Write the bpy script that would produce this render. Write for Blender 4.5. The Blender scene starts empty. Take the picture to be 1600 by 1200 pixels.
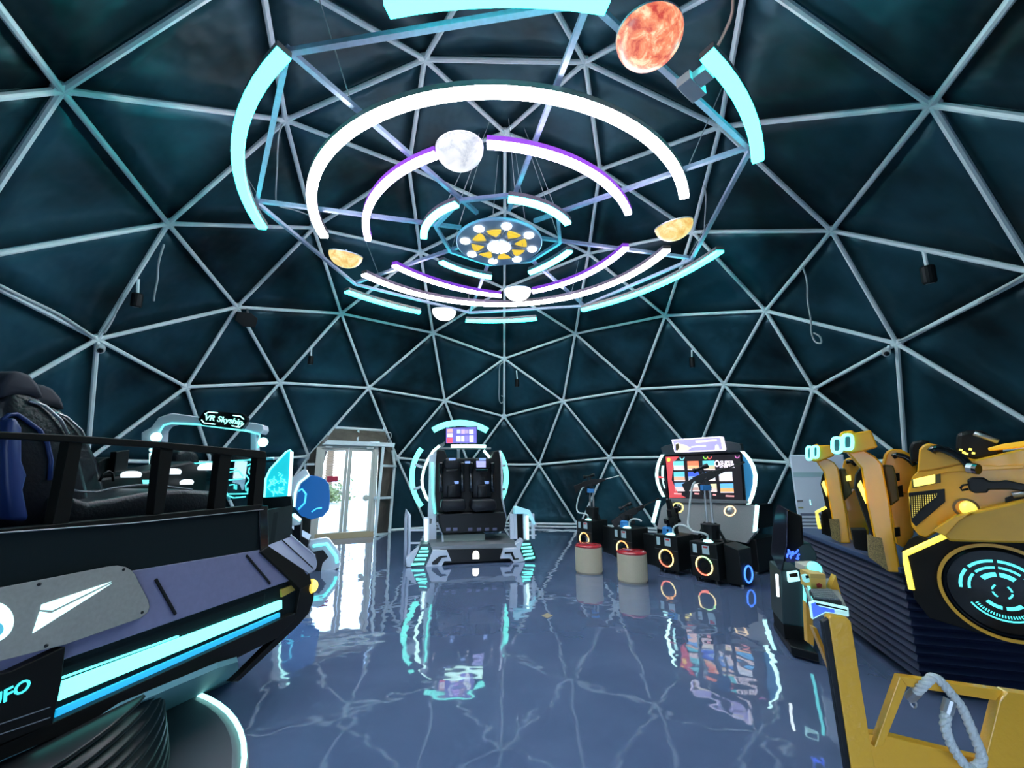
import bpy, bmesh, math, random
from mathutils import Vector, Matrix, Euler
random.seed(7)
S = bpy.context.scene
COL = S.collection
# ------------------------------------------------------------------ camera, sky, exposure
R = 7.0                                                   # dome radius, metres
CAM = Vector((0.0053, -5.8718, 1.6169))
F = 654.0                                                 # focal length in pixels of the 1600 px wide frame
yaw, pit = 0.01871, 0.20147
FW = Vector((math.sin(yaw)*math.cos(pit), math.cos(yaw)*math.cos(pit), math.sin(pit)))
RT = Vector((math.cos(yaw), -math.sin(yaw), 0)); UP = RT.cross(FW)
cd = bpy.data.cameras.new('camera'); cam = bpy.data.objects.new('camera', cd); COL.objects.link(cam)
cd.sensor_width = 36; cd.lens = 36*F/1600; cd.clip_start = .02; cd.clip_end = 300
cam.matrix_world = Matrix((RT, UP, -FW)).transposed().to_4x4(); cam.location = CAM
S.camera = cam
w = bpy.data.worlds.new('sky'); S.world = w; w.use_nodes = True
bg = w.node_tree.nodes['Background']
sky = w.node_tree.nodes.new('ShaderNodeTexSky'); sky.sky_type = 'HOSEK_WILKIE'
sky.sun_direction = (-.35, .1, .9); sky.turbidity = 4; sky.ground_albedo = .5
w.node_tree.links.new(sky.outputs[0], bg.inputs[0]); bg.inputs[1].default_value = 36.0
vs = S.view_settings
vs.view_transform = 'Standard'; vs.look = 'None'; vs.exposure = 0.0; vs.gamma = 1; vs.use_curve_mapping = False

# ------------------------------------------------------------------ helpers
def srgb(r, g, b):
    f = lambda c: (c/255/12.92 if c/255 <= .04045 else ((c/255+.055)/1.055)**2.4)
    return (f(r), f(g), f(b))
def mat(name, col, rough=.5, metal=0, emit=None, es=0, spec=.5, coat=0, bump=0, bscale=10, bdist=.02, noise=0, nscale=20, alpha=1, trans=0):
    m = bpy.data.materials.new(name); m.use_nodes = True
    nt = m.node_tree; b = nt.nodes['Principled BSDF']
    b.inputs['Base Color'].default_value = (*col, 1); b.inputs['Roughness'].default_value = rough
    b.inputs['Metallic'].default_value = metal; b.inputs['Specular IOR Level'].default_value = spec
    b.inputs['Coat Weight'].default_value = coat; b.inputs['Coat Roughness'].default_value = .06
    b.inputs['Alpha'].default_value = alpha; b.inputs['Transmission Weight'].default_value = trans
    if emit: b.inputs['Emission Color'].default_value = (*emit, 1); b.inputs['Emission Strength'].default_value = es
    tc = nt.nodes.new('ShaderNodeTexCoord')
    if noise:
        n = nt.nodes.new('ShaderNodeTexNoise'); n.inputs['Scale'].default_value = nscale; n.inputs['Detail'].default_value = 4
        nt.links.new(tc.outputs['Object'], n.inputs['Vector'])
        r = nt.nodes.new('ShaderNodeValToRGB')
        r.color_ramp.elements[0].position = .3; r.color_ramp.elements[1].position = .7
        r.color_ramp.elements[0].color = (*[c*(1-noise) for c in col], 1); r.color_ramp.elements[1].color = (*[min(1, c*(1+noise)) for c in col], 1)
        nt.links.new(n.outputs['Fac'], r.inputs[0]); nt.links.new(r.outputs[0], b.inputs['Base Color'])
    if bump:
        n = nt.nodes.new('ShaderNodeTexNoise'); n.inputs['Scale'].default_value = bscale; n.inputs['Detail'].default_value = 3
        nt.links.new(tc.outputs['Object'], n.inputs['Vector'])
        u = nt.nodes.new('ShaderNodeBump'); u.inputs['Strength'].default_value = bump; u.inputs['Distance'].default_value = bdist
        nt.links.new(n.outputs['Fac'], u.inputs['Height']); nt.links.new(u.outputs[0], b.inputs['Normal'])
    return m
def glow(name, col, s, base=None): return mat(name, base or tuple(min(1, c*.8+.1) for c in col), .4, emit=col, es=s)

def ray(x, y): return FW + RT*((x-800)/F) + UP*((600-y)/F)
class PL:                                                 # a plane in the room
    def __init__(s, p, n): s.p = Vector(p); s.n = Vector(n).normalized(); s.n = -s.n if s.n.dot(CAM-s.p) < 0 else s.n
    def off(s, d): return PL(s.p+s.n*d, s.n)              # moved towards the camera by d
def at(x, y, pl): d = ray(x, y); return CAM + d*((pl.p-CAM).dot(pl.n)/d.dot(pl.n))
def deep(x, y, d): return CAM + ray(x, y)*d               # the point at forward depth d
def pld(x, y, d, n): return PL(deep(x, y, d), n)
def pl3(a, b, c): return PL(a, (b-a).cross(c-a))
def flr(z): return PL((0, 0, z), (0, 0, 1))
def dome(x, y, r=R):
    d = ray(x, y).normalized(); b = CAM.dot(d); return CAM + d*(-b+math.sqrt(b*b-CAM.dot(CAM)+r*r))

class MB:
    def __init__(s): s.b = bmesh.new()
    def face(s, pts):
        vs_ = [s.b.verts.new(p) for p in pts]
        try: s.b.faces.new(vs_)
        except ValueError: pass
        return vs_
    def prism(s, pts, v):                                 # polygon extruded by v
        n = len(pts); a = [s.b.verts.new(p) for p in pts]; c = [s.b.verts.new(p+v) for p in pts]
        s.b.faces.new(a); s.b.faces.new(c[::-1])
        for i in range(n): s.b.faces.new((a[i], c[i], c[(i+1) % n], a[(i+1) % n]))
        return s
    def px(s, pts, pl, th): return s.prism([at(*p, pl) for p in pts], -pl.n*th)
    def box(s, c, x, y, z):                               # centre and three half-axes
        c = Vector(c); x = Vector(x); y = Vector(y); z = Vector(z)
        return s.prism([c-x-y-z, c+x-y-z, c+x+y-z, c-x+y-z], z*2)
    def abox(s, a, b):
        a = Vector(a); b = Vector(b); h = (b-a)/2
        return s.box((a+b)/2, (h.x, 0, 0), (0, h.y, 0), (0, 0, h.z))
    def bar(s, a, b, wd, ht, up=(0, 0, 1)):
        a = Vector(a); b = Vector(b); d = (b-a)/2; x = d.cross(Vector(up))
        if x.length < 1e-6: x = d.cross(Vector((0, 1, 0)))
        x.normalize(); u = x.cross(d).normalized()
        return s.box((a+b)/2, d, x*wd/2, u*ht/2)
    def tube(s, path, r, n=8, closed=False):
        P = [Vector(p) for p in path]; rings = []; prev = None; m = len(P)
        rr = r if isinstance(r, (list, tuple)) else [r]*m
        for i, p in enumerate(P):
            t = (P[(i+1) % m]-P[i-1]) if closed else (P[min(i+1, m-1)]-P[max(i-1, 0)])
            t.normalize()
            if prev is None: u = t.orthogonal().normalized()
            else: u = (prev-t*prev.dot(t)); u = u.normalized() if u.length > 1e-6 else t.orthogonal().normalized()
            prev = u; v = t.cross(u)
            rings.append([s.b.verts.new(p+(u*math.cos(k*2*math.pi/n)+v*math.sin(k*2*math.pi/n))*rr[i]) for k in range(n)])
        for i in range(m if closed else m-1):
            A, B = rings[i], rings[(i+1) % m]
            for k in range(n): s.b.faces.new((A[k], A[(k+1) % n], B[(k+1) % n], B[k]))
        if not closed:
            s.b.faces.new(rings[0][::-1]); s.b.faces.new(rings[-1])
        return s
    def loft(s, rings, cap=True):
        V = [[s.b.verts.new(p) for p in r_] for r_ in rings]; n = len(V[0])
        for A, B in zip(V, V[1:]):
            for k in range(n): s.b.faces.new((A[k], A[(k+1) % n], B[(k+1) % n], B[k]))
        if cap: s.b.faces.new(V[0][::-1]); s.b.faces.new(V[-1])
        return s
    def lathe(s, prof, c, axis=(0, 0, 1), n=24, cap=True):   # prof: (radius, height)
        c = Vector(c); a = Vector(axis).normalized(); u = a.orthogonal().normalized(); v = a.cross(u)
        return s.loft([[c+a*h+(u*math.cos(k*2*math.pi/n)+v*math.sin(k*2*math.pi/n))*max(r_, 1e-4) for k in range(n)] for r_, h in prof], cap)
    def ball(s, c, r, axis=(0, 0, 1), flat=1, n=20, lo=-90, hi=90):
        return s.lathe([(r*math.cos(math.radians(t)), r*flat*math.sin(math.radians(t))) for t in [lo+(hi-lo)*i/10 for i in range(11)]], c, axis, n)
    def build(s, name, m, parent=None, bev=0, smooth=False, kind=None, label=None):
        bmesh.ops.recalc_face_normals(s.b, faces=s.b.faces)
        o = parent
        off = Vector()
        while o is not None: off += o.location; o = o.parent
        if parent is None:
            bx = [v.co for v in s.b.verts]
            off = Vector((sum(v.x for v in bx)/len(bx), sum(v.y for v in bx)/len(bx), min(v.z for v in bx)))
        for v in s.b.verts: v.co -= off
        me = bpy.data.meshes.new(name); s.b.to_mesh(me); s.b.free()
        if smooth:
            for p in me.polygons: p.use_smooth = True
        me.materials.append(m)
        ob = bpy.data.objects.new(name, me); COL.objects.link(ob)
        if parent is None: ob.location = off
        else: ob.parent = parent
        if bev:
            bm_ = ob.modifiers.new('edge', 'BEVEL'); bm_.width = bev; bm_.segments = 2; bm_.limit_method = 'ANGLE'
        if smooth == 2:
            sd = ob.modifiers.new('soft', 'SUBSURF'); sd.levels = 2; sd.render_levels = 2
        if kind: ob['kind'] = kind
        if label: ob['label'] = label
        return ob
def tag(o, label, cat, group=None, kind=None):
    if label: o['label'] = label
    if cat: o['category'] = cat
    if group: o['group'] = group
    if kind: o['kind'] = kind
    return o
def thing(name, label, cat, loc, group=None, kind=None):
    o = bpy.data.objects.new(name, None); o.empty_display_size = .1; COL.objects.link(o); o.location = loc
    return tag(o, label, cat, group, kind)
def panel(name, pts, pl, th, m, parent, bev=0, **k): return MB().px(pts, pl, th).build(name, m, parent, bev, **k)
def strip(name, pts, pl, r, m, parent, lift=0, n=6):      # a round tube along pixels on a plane
    q = pl.off(lift); return MB().tube([at(*p, q) for p in pts], r, n).build(name, m, parent, smooth=True)
def arcpts(cx, cy, rx, ry, a0, a1, n=16, rot=0):
    out = []; cr, sr = math.cos(rot), math.sin(rot)
    for i in range(n+1):
        a = math.radians(a0+(a1-a0)*i/n); x, y = rx*math.cos(a), -ry*math.sin(a)
        out.append((cx+x*cr-y*sr, cy+x*sr+y*cr))
    return out
def band(name, outer, inner, pl, th, m, parent, **k):     # between two pixel polylines
    o = [at(*p, pl) for p in outer]; i = [at(*p, pl) for p in inner]; v = -pl.n*th; b = MB()
    for k_ in range(len(o)-1): b.prism([o[k_], o[k_+1], i[k_+1], i[k_]], v)
    bmesh.ops.remove_doubles(b.b, verts=b.b.verts, dist=1e-5)
    inn = [f for f in b.b.faces if sum(1 for g in b.b.faces if g is not f and set(g.verts) == set(f.verts))]
    bmesh.ops.delete(b.b, geom=inn, context='FACES_ONLY')
    return b.build(name, m, parent, **k)
def text(name, s, p, right, up, size, m, parent, depth=.002, bold=0, align='CENTER', shear=0):
    c = bpy.data.curves.new(name, 'FONT'); c.body = s; c.size = 1; c.extrude = 0.02; c.offset = bold
    c.align_x = align; c.align_y = 'CENTER'; c.shear = shear; c.resolution_u = 3
    t = bpy.data.objects.new('tmp', c); COL.objects.link(t); dg = bpy.context.evaluated_depsgraph_get(); dg.update()
    me = bpy.data.meshes.new_from_object(t.evaluated_get(dg)); bpy.data.objects.remove(t)
    right = Vector(right).normalized(); n = right.cross(Vector(up)).normalized(); up = n.cross(right)
    M = Matrix((right*size, up*size, n*(depth/.02))).transposed().to_4x4(); M.translation = Vector(p)
    b = MB(); b.b.from_mesh(me); b.b.transform(M); bpy.data.meshes.remove(me)
    return b.build(name, m, parent)

# ------------------------------------------------------------------ materials
M_strut = mat('white_painted_steel', (.80, .88, .92), .35, noise=.06, nscale=6)
M_film = mat('dark_dome_lining', (.012, .056, .080), .40, .45, bump=.6, bscale=1.2, bdist=.14, noise=.8, nscale=.8)  # random mottling paints the patchy lamp sheen into the lining colour
M_galv = mat('galvanised_bar', (.40, .52, .72), .38, .15, noise=.1)
M_black = mat('black_plastic', (.004, .0045, .006), .42, spec=.3)
M_blackg = mat('gloss_black', (.004, .0045, .006), .12, coat=.3)
M_fabric = mat('black_leatherette', (.006, .007, .011), .36, spec=.35, bump=.2, bscale=60)
M_white = mat('white_gloss_shell', (.66, .70, .82), .28, coat=.3)
M_cable = mat('grey_cable', (.55, .6, .62), .5)
M_steel = mat('satin_steel', (.42, .42, .44), .38, .7, noise=.08)
M_grey = mat('grey_paint', (.16, .17, .19), .45)
CY = (.22, 1.0, .93); CYB = (.10, .72, 1.0)
G_cy = glow('cyan_led_ring', (.028, 1.0, .95), 17)
G_in = glow('pale_cyan_led', (.06, 1.0, 1.0), 16)
G_wh = glow('white_led_ring', (1, .94, .93), 46)
G_pu = glow('lilac_white_led', (.80, .62, 1.0), 26)
G_pus = glow('violet_side_glow', (.16, .03, .45), 1.3, (.1, .03, .2))
M_hous = mat('lamp_housing', (.35, .33, .34), .4, .5)
G_cyl = glow('cyan_led', (.16, .95, .95), 1.5)
G_cyw = glow('bright_cyan_led', (.45, 1.0, .95), 2.2)
G_bl = glow('blue_panel', (.0, .14, .48), .5, (.01, .05, .2))
G_yel = glow('yellow_led', (1, .86, .12), 1.6)
G_warm = glow('warm_lamp', (1, .93, .75), 3)
G_white = glow('cold_white_led', (.85, .95, 1), 3)
G_blue = glow('blue_led', (.05, .15, 1), 1.6)
G_red = glow('red_screen', (.75, .04, .05), .9)
M_frame = mat('beige_white_frame', (.62, .60, .55), .4)
# ------------------------------------------------------------------ floor
def floor_mat():
    m = bpy.data.materials.new('blue_grey_epoxy'); m.use_nodes = True; nt = m.node_tree; b = nt.nodes['Principled BSDF']; L = nt.links
    tc = nt.nodes.new('ShaderNodeTexCoord')
    n = nt.nodes.new('ShaderNodeTexNoise'); n.inputs['Scale'].default_value = 1.3; n.inputs['Detail'].default_value = 6; n.inputs['Distortion'].default_value = .6
    L.new(tc.outputs['Object'], n.inputs['Vector'])
    r = nt.nodes.new('ShaderNodeValToRGB'); e = r.color_ramp.elements
    e[0].position = .35; e[0].color = (.100, .135, .245, 1); e[1].position = .65; e[1].color = (.122, .162, .285, 1)
    L.new(n.outputs['Fac'], r.inputs[0]); L.new(r.outputs[0], b.inputs['Base Color'])
    b.inputs['Roughness'].default_value = .03; b.inputs['Specular IOR Level'].default_value = .7; b.inputs['Coat Weight'].default_value = .9; b.inputs['Coat Roughness'].default_value = .03
    w1 = nt.nodes.new('ShaderNodeTexNoise'); w1.inputs['Scale'].default_value = 2.2; w1.inputs['Detail'].default_value = 2
    L.new(tc.outputs['Object'], w1.inputs['Vector'])
    bp = nt.nodes.new('ShaderNodeBump'); bp.inputs['Strength'].default_value = .13; bp.inputs['Distance'].default_value = .05
    L.new(w1.outputs['Fac'], bp.inputs['Height']); L.new(bp.outputs[0], b.inputs['Normal']); L.new(bp.outputs[0], b.inputs['Coat Normal'])
    return m
fl = MB(); fl.lathe([(7.02, -.12), (7.02, 0)], (0, 0, 0), n=96)
fl.build('floor', floor_mat(), kind='structure')
gr = MB(); gr.abox((-90, -90, -.22), (90, 90, -.14)); gr.build('ground', mat('pale_pavement', (.62, .56, .47), .9, noise=.1, nscale=3), kind='structure')
# ------------------------------------------------------------------ geodesic dome (four-frequency half sphere)
def Vk(k): a = math.radians(72*k); return Vector((math.sin(a)*2, math.cos(a)*2, 1))/5**.5
def Lk(k): a = math.radians(36+72*k); return Vector((math.sin(a)*2, math.cos(a)*2, -1))/5**.5
A_ = Vector((0, 0, 1)); NODES = {}
def node(p):
    p = p.normalized()*R
    if abs(p.z) < 1e-4: p.z = 0
    key = tuple(round(c, 2)+0 for c in p)
    return NODES.setdefault(key, p.copy()), key
tris = []
def subdiv(a, b, c):
    g = {(i, j): node(a*(4-i-j)+b*i+c*j)[1] for i in range(5) for j in range(5-i)}
    for i in range(4):
        for j in range(4-i):
            tris.append((g[i, j], g[i+1, j], g[i, j+1]))
            if i+j < 3: tris.append((g[i+1, j], g[i+1, j+1], g[i, j+1]))
for k in range(5):
    subdiv(A_, Vk(k), Vk(k+1)); subdiv(Lk(k), Vk(k), Vk(k+1)); subdiv(Vk(k), Lk(k-1), Lk(k))
tris = [t for t in tris if min(NODES[v].z for v in t) > -1e-3]
kk = lambda v: node(v)[1]
nW = kk(A_*0+Vk(-1)*2+Vk(0)*2); ni = kk(Vk(-1)*2+Vk(0)+Lk(-1)); nj = kk(Vk(-1)+Vk(0)*2+Lk(-1))
nm = kk(Vk(-1)+Vk(0)+Lk(-1)*2); nl = kk(Vk(-1)*2+Lk(-1)*2); nr = kk(Vk(0)*2+Lk(-1)*2)
back = lambda t: (lambda c: c.z < 1.5 and c.y < 0 and abs(c.x) < 1.7)((NODES[t[0]]+NODES[t[1]]+NODES[t[2]])/3)
skip = [{nW, ni, nj}, {ni, nj, nm}, {ni, nl, nm}, {nj, nm, nr}]
shell = thing('wall_dome', None, None, (0, 0, 0), kind='structure')
def pillow(P, n=6, sag=.10):                             # film sheet bellying outwards between its three struts
    b = MB(); o = ((P[0]+P[1]+P[2])/3).normalized(); g = {}
    for i in range(n+1):
        for j in range(n+1-i):
            u, v = i/n, j/n; w_ = 1-u-v
            g[i, j] = b.b.verts.new(P[0]*w_+P[1]*u+P[2]*v+o*(sag*27*u*v*w_*.55+sag*.45*4*max(u*v, v*w_, u*w_)*min(1, 9*min(u, v, w_)+.0)))
    for i in range(n):
        for j in range(n-i):
            b.b.faces.new((g[i, j], g[i+1, j], g[i, j+1]))
            if i+j < n-1: b.b.faces.new((g[i+1, j], g[i+1, j+1], g[i, j+1]))
    k = [b.b.verts.new(p+o*.16) for p in P]
    b.b.faces.new(k)
    b.b.faces.new([g[i, 0] for i in range(n+1)]+[k[1], k[0]])
    b.b.faces.new([g[n-j, j] for j in range(n+1)]+[k[2], k[1]])
    b.b.faces.new([g[0, n-j] for j in range(n+1)]+[k[0], k[2]])
    return b
edges = set()
for t in tris:
    for a, b in ((0, 1), (1, 2), (2, 0)): edges.add(tuple(sorted((t[a], t[b]))))
    if set(t) in skip or back(t): continue
    P = [NODES[v]*1.008 for v in t]; c = (P[0]+P[1]+P[2])/3
    pillow(P).build('panel', M_film, shell, smooth=True)
for e in ((ni, nj), (ni, nm), (nj, nm)): edges.discard(tuple(sorted(e)))
cyl = MB().lathe([(1, 0), (1, 1)], (0, 0, 0), n=8).build('strut', M_strut, shell, smooth=False)
me = cyl.data; bpy.data.objects.remove(cyl)
TOPL, TOPR = dome(524, 668), dome(601, 673)
def strut(a, b, r=.033):
    o = bpy.data.objects.new('strut', me); COL.objects.link(o); o.parent = shell
    d = b-a; o.location = a; o.rotation_mode = 'QUATERNION'; o.rotation_quaternion = d.to_track_quat('Z', 'Y'); o.scale = (r, r, d.length)
for a, b in sorted(edges): strut(NODES[a], NODES[b])
strut(TOPL, TOPR, .04)
hub = MB().lathe([(.03, -.04), (.075, -.035), (.085, -.01), (.085, .02), (.05, .03)], (0, 0, 0), n=10).build('hub', M_strut, shell)
hm = hub.data; bpy.data.objects.remove(hub)
used = {v for e in edges for v in e}
for v in sorted(used):
    o = bpy.data.objects.new('hub', hm); COL.objects.link(o); o.parent = shell; o.location = NODES[v]
    o.rotation_mode = 'QUATERNION'; o.rotation_quaternion = (-NODES[v]).to_track_quat('Z', 'Y')
MB().prism([NODES[nW]*1.006, TOPL*1.006, TOPR*1.006], NODES[nW].normalized()*.012).build('panel', M_film, shell)
# floor rail round the foot of the dome
bs = [NODES[v] for v in sorted(used, key=lambda v: math.atan2(NODES[v].x, NODES[v].y)) if NODES[v].z == 0]
rail = MB()
for a, b in zip(bs, bs[1:]+bs[:1]):
    if {a.to_tuple(2), b.to_tuple(2)} & {NODES[nm].to_tuple(2)}: continue
    rail.bar(a*.992+Vector((0, 0, .09)), b*.992+Vector((0, 0, .09)), .05, .05)
rail.build('baseboard_ring', M_strut, kind='structure')
# ------------------------------------------------------------------ door in its tube-framed entry
DP = PL((-4.522, 4.447, 0), (.43, -.903, 0)); dn_ = DP.n
door = thing('door_1', 'white framed double glass door to the bright outside', None, (-3.86, 4.75, 0), kind='structure')
Q = lambda x, y: (440+x/5.4545, 640+y/5.4545)             # reads the enlarged crop of the door
QQ = lambda *p: [Q(*a) for a in p]
M_tan = mat('sand_threshold', (.55, .42, .26), .6)
M_drape = mat('brown_lining', (.13, .105, .085), .7, bump=.9, bscale=5, noise=.25, nscale=4)
M_glass = mat('door_glass', (1, 1, 1), .02, trans=1, spec=.5)
def thin_glass(name, tint=(1, 1, 1), refl=.06):
    m = bpy.data.materials.new(name); m.use_nodes = True; nt = m.node_tree; nt.nodes.remove(nt.nodes['Principled BSDF'])
    t = nt.nodes.new('ShaderNodeBsdfTransparent'); t.inputs[0].default_value = (*tint, 1); g = nt.nodes.new('ShaderNodeBsdfGlossy'); g.inputs['Roughness'].default_value = .02
    x = nt.nodes.new('ShaderNodeMixShader'); x.inputs[0].default_value = refl
    nt.links.new(t.outputs[0], x.inputs[1]); nt.links.new(g.outputs[0], x.inputs[2]); nt.links.new(x.outputs[0], nt.nodes['Material Output'].inputs[0])
    return m
M_glass = thin_glass('door_glass')
panel('threshold', QQ((272, 1064), (786, 1034), (786, 1100), (268, 1124)), DP.off(.02), .12, M_tan, door)
panel('frame', QQ((300, 318), (345, 312), (278, 1104), (236, 1104)), DP.off(.03), .08, M_frame, door, .005)
panel('frame', QQ((795, 312), (828, 312), (788, 1040), (752, 1040)), DP.off(.02), .08, M_frame, door, .005)
panel('frame', QQ((345, 290), (828, 296), (826, 326), (343, 326)), DP.off(.02), .08, M_frame, door, .005)
for g_, ps in enumerate((((345, 325), (575, 325), (516, 1046), (280, 1066)), ((577, 325), (797, 322), (754, 1034), (520, 1046)))):
    gp = (((370, 350), (548, 350), (487, 1043), (305, 1060)), ((605, 355), (770, 360), (722, 1030), (552, 1043)))[g_]
    leaf = thing('leaf', None, None, (0, 0, 0)); leaf.parent = door; leaf.location = (0, 0, 0)
    for k in range(4):
        panel('stile' if k % 2 else 'crossrail', QQ(ps[k], ps[(k+1) % 4], gp[(k+1) % 4], gp[k]), DP, .05, M_frame, leaf)
    panel('pane', QQ(*gp), DP.off(-.02), .008, M_glass, leaf)
    hx, hy = ((505, 712), (715, 748))[g_]
    if g_ == 0: strip('handle', QQ((485, 711), (515, 712)), DP, .012, M_steel, leaf, .05)
    else: MB().lathe([(.02, 0), (.075, .01), (.075, .03), (.02, .04)], at(*Q(718, 752), DP), dn_, 16).build('handle', M_frame, leaf)
    cx, cy = ((405, 318), (755, 326))[g_]
    panel('closer', QQ((cx-30, cy-10), (cx+30, cy-8), (cx+30, cy+8), (cx-30, cy+6)), DP.off(.07), .06, mat('closer_white', (.8, .8, .78), .3), leaf, .004)
red = panel('door_notice', QQ((388, 568), (482, 566), (480, 614), (386, 618)), DP.off(-.006), .004, mat('red_notice', (.62, .03, .08), .5), None)
tag(red, 'small red notice stuck on the left glass door leaf', 'sign')
porch = thing('trim_1', 'white tube frame and brown lining around the glass door', None, (-3.5, 5.2, 0), kind='structure')
panel('awning', QQ((345, 300), (392, 258), (968, 285), (962, 318), (375, 296)), DP.off(.12), .28, M_strut, porch, .006)
tp = pl3(TOPL, TOPR, at(*Q(640, 270), DP.off(-.1)))
MB().prism([TOPL*1.004, TOPR*1.004, at(*Q(905, 280), DP.off(-.1)), at(*Q(385, 262), DP.off(-.1))], Vector((0, .01, 0))).build('transom_lining', M_drape, porch)
MB().bar(at(*Q(655, 178), tp), at(*Q(648, 268), tp), .05, .05).build('mullion', M_strut, porch)
# side linings from the door posts back to the dome
dl_t, dl_b = at(*Q(300, 318), DP), at(*Q(240, 1100), DP); dr_t, dr_b = at(*Q(828, 300), DP), at(*Q(790, 1100), DP)
for o_ in (dl_b, dr_b): o_.z = 0
PL_, PR_ = dome(470, 842), dome(608, 832)
PL_.z = 0; PR_.z = 0
MB().prism([NODES[ni]*1.005, TOPL*1.005, dl_t, dl_b, PL_], Vector((0, .012, 0))).build('side_lining', M_drape, porch)
MB().prism([NODES[nj]*1.005, PR_, dr_b, dr_t, TOPR*1.005], Vector((0, .012, 0))).build('side_lining', M_drape, porch)
MB().prism([NODES[ni]*1.006, NODES[nl]*1.006, PL_], Vector((0, .012, 0))).build('panel', M_film, shell)
MB().prism([NODES[nj]*1.006, NODES[nr]*1.006, PR_], Vector((0, .012, 0))).build('panel', M_film, shell)
SP = DP.off(.10); SB = DP.off(-.45)
panel('post', QQ((857, 312), (880, 312), (809, 1082), (788, 1082)), SP, .06, M_strut, porch)
MB().tube([at(*Q(945, 345), SB), at(*Q(962, 470), SB), at(*Q(918, 1058), SB)], .04, 8).build('post', M_strut, porch)
for (xa, ya, xb, yb) in ((868, 478, 972, 482), (795, 755, 945, 748), (812, 1066, 925, 1056)):
    MB().bar(at(*Q(xa, ya), SP), at(*Q(xb, yb), SB), .06, .06).build('crossbar', M_strut, porch)
panel('crossbar', QQ((215, 458), (300, 456), (300, 474), (215, 476)), DP.off(-.05), .05, M_strut, porch)
panel('crossbar', QQ((222, 756), (292, 754), (290, 772), (220, 776)), DP.off(-.05), .05, M_strut, porch)
panel('post', QQ((192, 462), (212, 462), (205, 560), (190, 560)), DP.off(-.3), .05, M_strut, porch)
# glass entrance behind the photographer
ent = thing('door_2', 'wide glazed entrance behind the camera', None, (0, -6.7, 0), kind='structure')
bl_ = [v for e in edges for v in e if NODES[v].y < -5]
for x in (-1.9, -.63, .63, 1.9): MB().abox((x-.04, -6.72, 0), (x+.04, -6.64, 2.05)).build('mullion', M_frame, ent)
MB().abox((-1.94, -6.72, 2.05), (1.94, -6.64, 2.15)).build('crossrail', M_frame, ent)
for x in (-1.86, -.59, .67): MB().abox((x, -6.69, .03), (x+1.19, -6.68, 2.05)).build('pane', M_glass, ent)
# planting outside the glass
bush = thing('shrub', 'low green shrub outdoors seen through the left door pane', 'plant', (-9.26, 17.10, -.14))
M_leaf = mat('dry_green_leaves', (.18, .2, .07), .8, noise=.3); M_trunk = mat('palm_bark', (.24, .15, .09), .9, bump=1, bscale=9)
b = MB(); rr = random.Random(3)
for i in range(420):
    p = Vector((-9.26+rr.gauss(0, .55), 17.10+rr.gauss(0, .35), -.1+abs(rr.gauss(.3, .3)))); d = Vector((rr.uniform(-1, 1), rr.uniform(-1, 1), rr.uniform(0, 1))).normalized()*.22; s_ = d.orthogonal().normalized()*.06
    b.face([p, p+d*.5+s_, p+d, p+d*.5-s_])
b.build('foliage', M_leaf, bush, kind='stuff')
pt = thing('palm_tree', 'brown palm trunk outdoors seen through the left door pane', 'tree', (-11.29, 21.99, -.14))
pr_ = []
for i in range(26): z = i*.16; pr_ += [(.20, z), (.27, z+.12)]
MB().lathe(pr_, (-11.29, 21.99, -.14), n=12).build('trunk', M_trunk, pt)
b = MB()
for i in range(14):
    a = i*.449; d = Vector((math.cos(a), math.sin(a), 0)); c = Vector((-11.29, 21.99, 3.9))
    for j in range(8):
        t = j/8; p = c+d*(t*1.9)+Vector((0, 0, .7*t-1.3*t*t)); s_ = Vector((-d.y, d.x, 0))
        for sg in (-1, 1): b.face([p, p+d*.2+s_*sg*.1, p+d*.25+s_*sg*.45+Vector((0, 0, -.2)), p+d*.08+s_*sg*.2])
b.build('fronds', M_leaf, pt, kind='stuff')

# ------------------------------------------------------------------ hanging orbit lamp
ZR = 5.04; CX = -.07
web = thing('ceiling_truss', 'octagonal web of galvanised bars hung under the dome top', 'truss', (CX, 0, 5.12))
oc = lambda r, k: Vector((CX+r*math.cos(math.radians(12.4+45*k)), r*math.sin(math.radians(12.4+45*k)), 5.17))
for k in range(8):
    MB().bar(oc(3.38, k), oc(3.38, k+1), .05, .05).build('tie_bar', M_galv, web)
    MB().bar(oc(.98, k), oc(.98, k+1), .05, .05).build('inner_bar', M_galv, web)
    MB().bar(oc(.60, k)+Vector((0, 0, .03)), oc(3.40, k)+Vector((0, 0, .03)), .05, .05).build('spoke', M_galv, web)
b = MB()
for k in range(8):
    p = oc(2.7 if k % 2 else 3.3, k); b.tube([p, p*(R/p.length)*.995], .006, 5)
    p = oc(.98, k); b.tube([p, Vector((p.x*.4, p.y*.4, 6.9))], .005, 5)
b.build('hanging_wires', M_cable, web, kind='stuff')
DRV = {1: ((1092, 132), 5.16)}
drv = MB(); p = at(1080, 136, flr(5.04)); drv.box(p, (.11, .08, 0), (-.04, .055, 0), (0, 0, .045)); drv.box(p+Vector((.05, -.11, .0)), (.06, .043, 0), (-.04, .055, 0), (0, 0, .035))
tag(drv.build('lamp_driver', mat('grey_driver_box', (.6, .68, .75), .4), None, .004), 'grey power supply box clamped to the hanging bars by the red planet', 'power supply')
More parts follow.
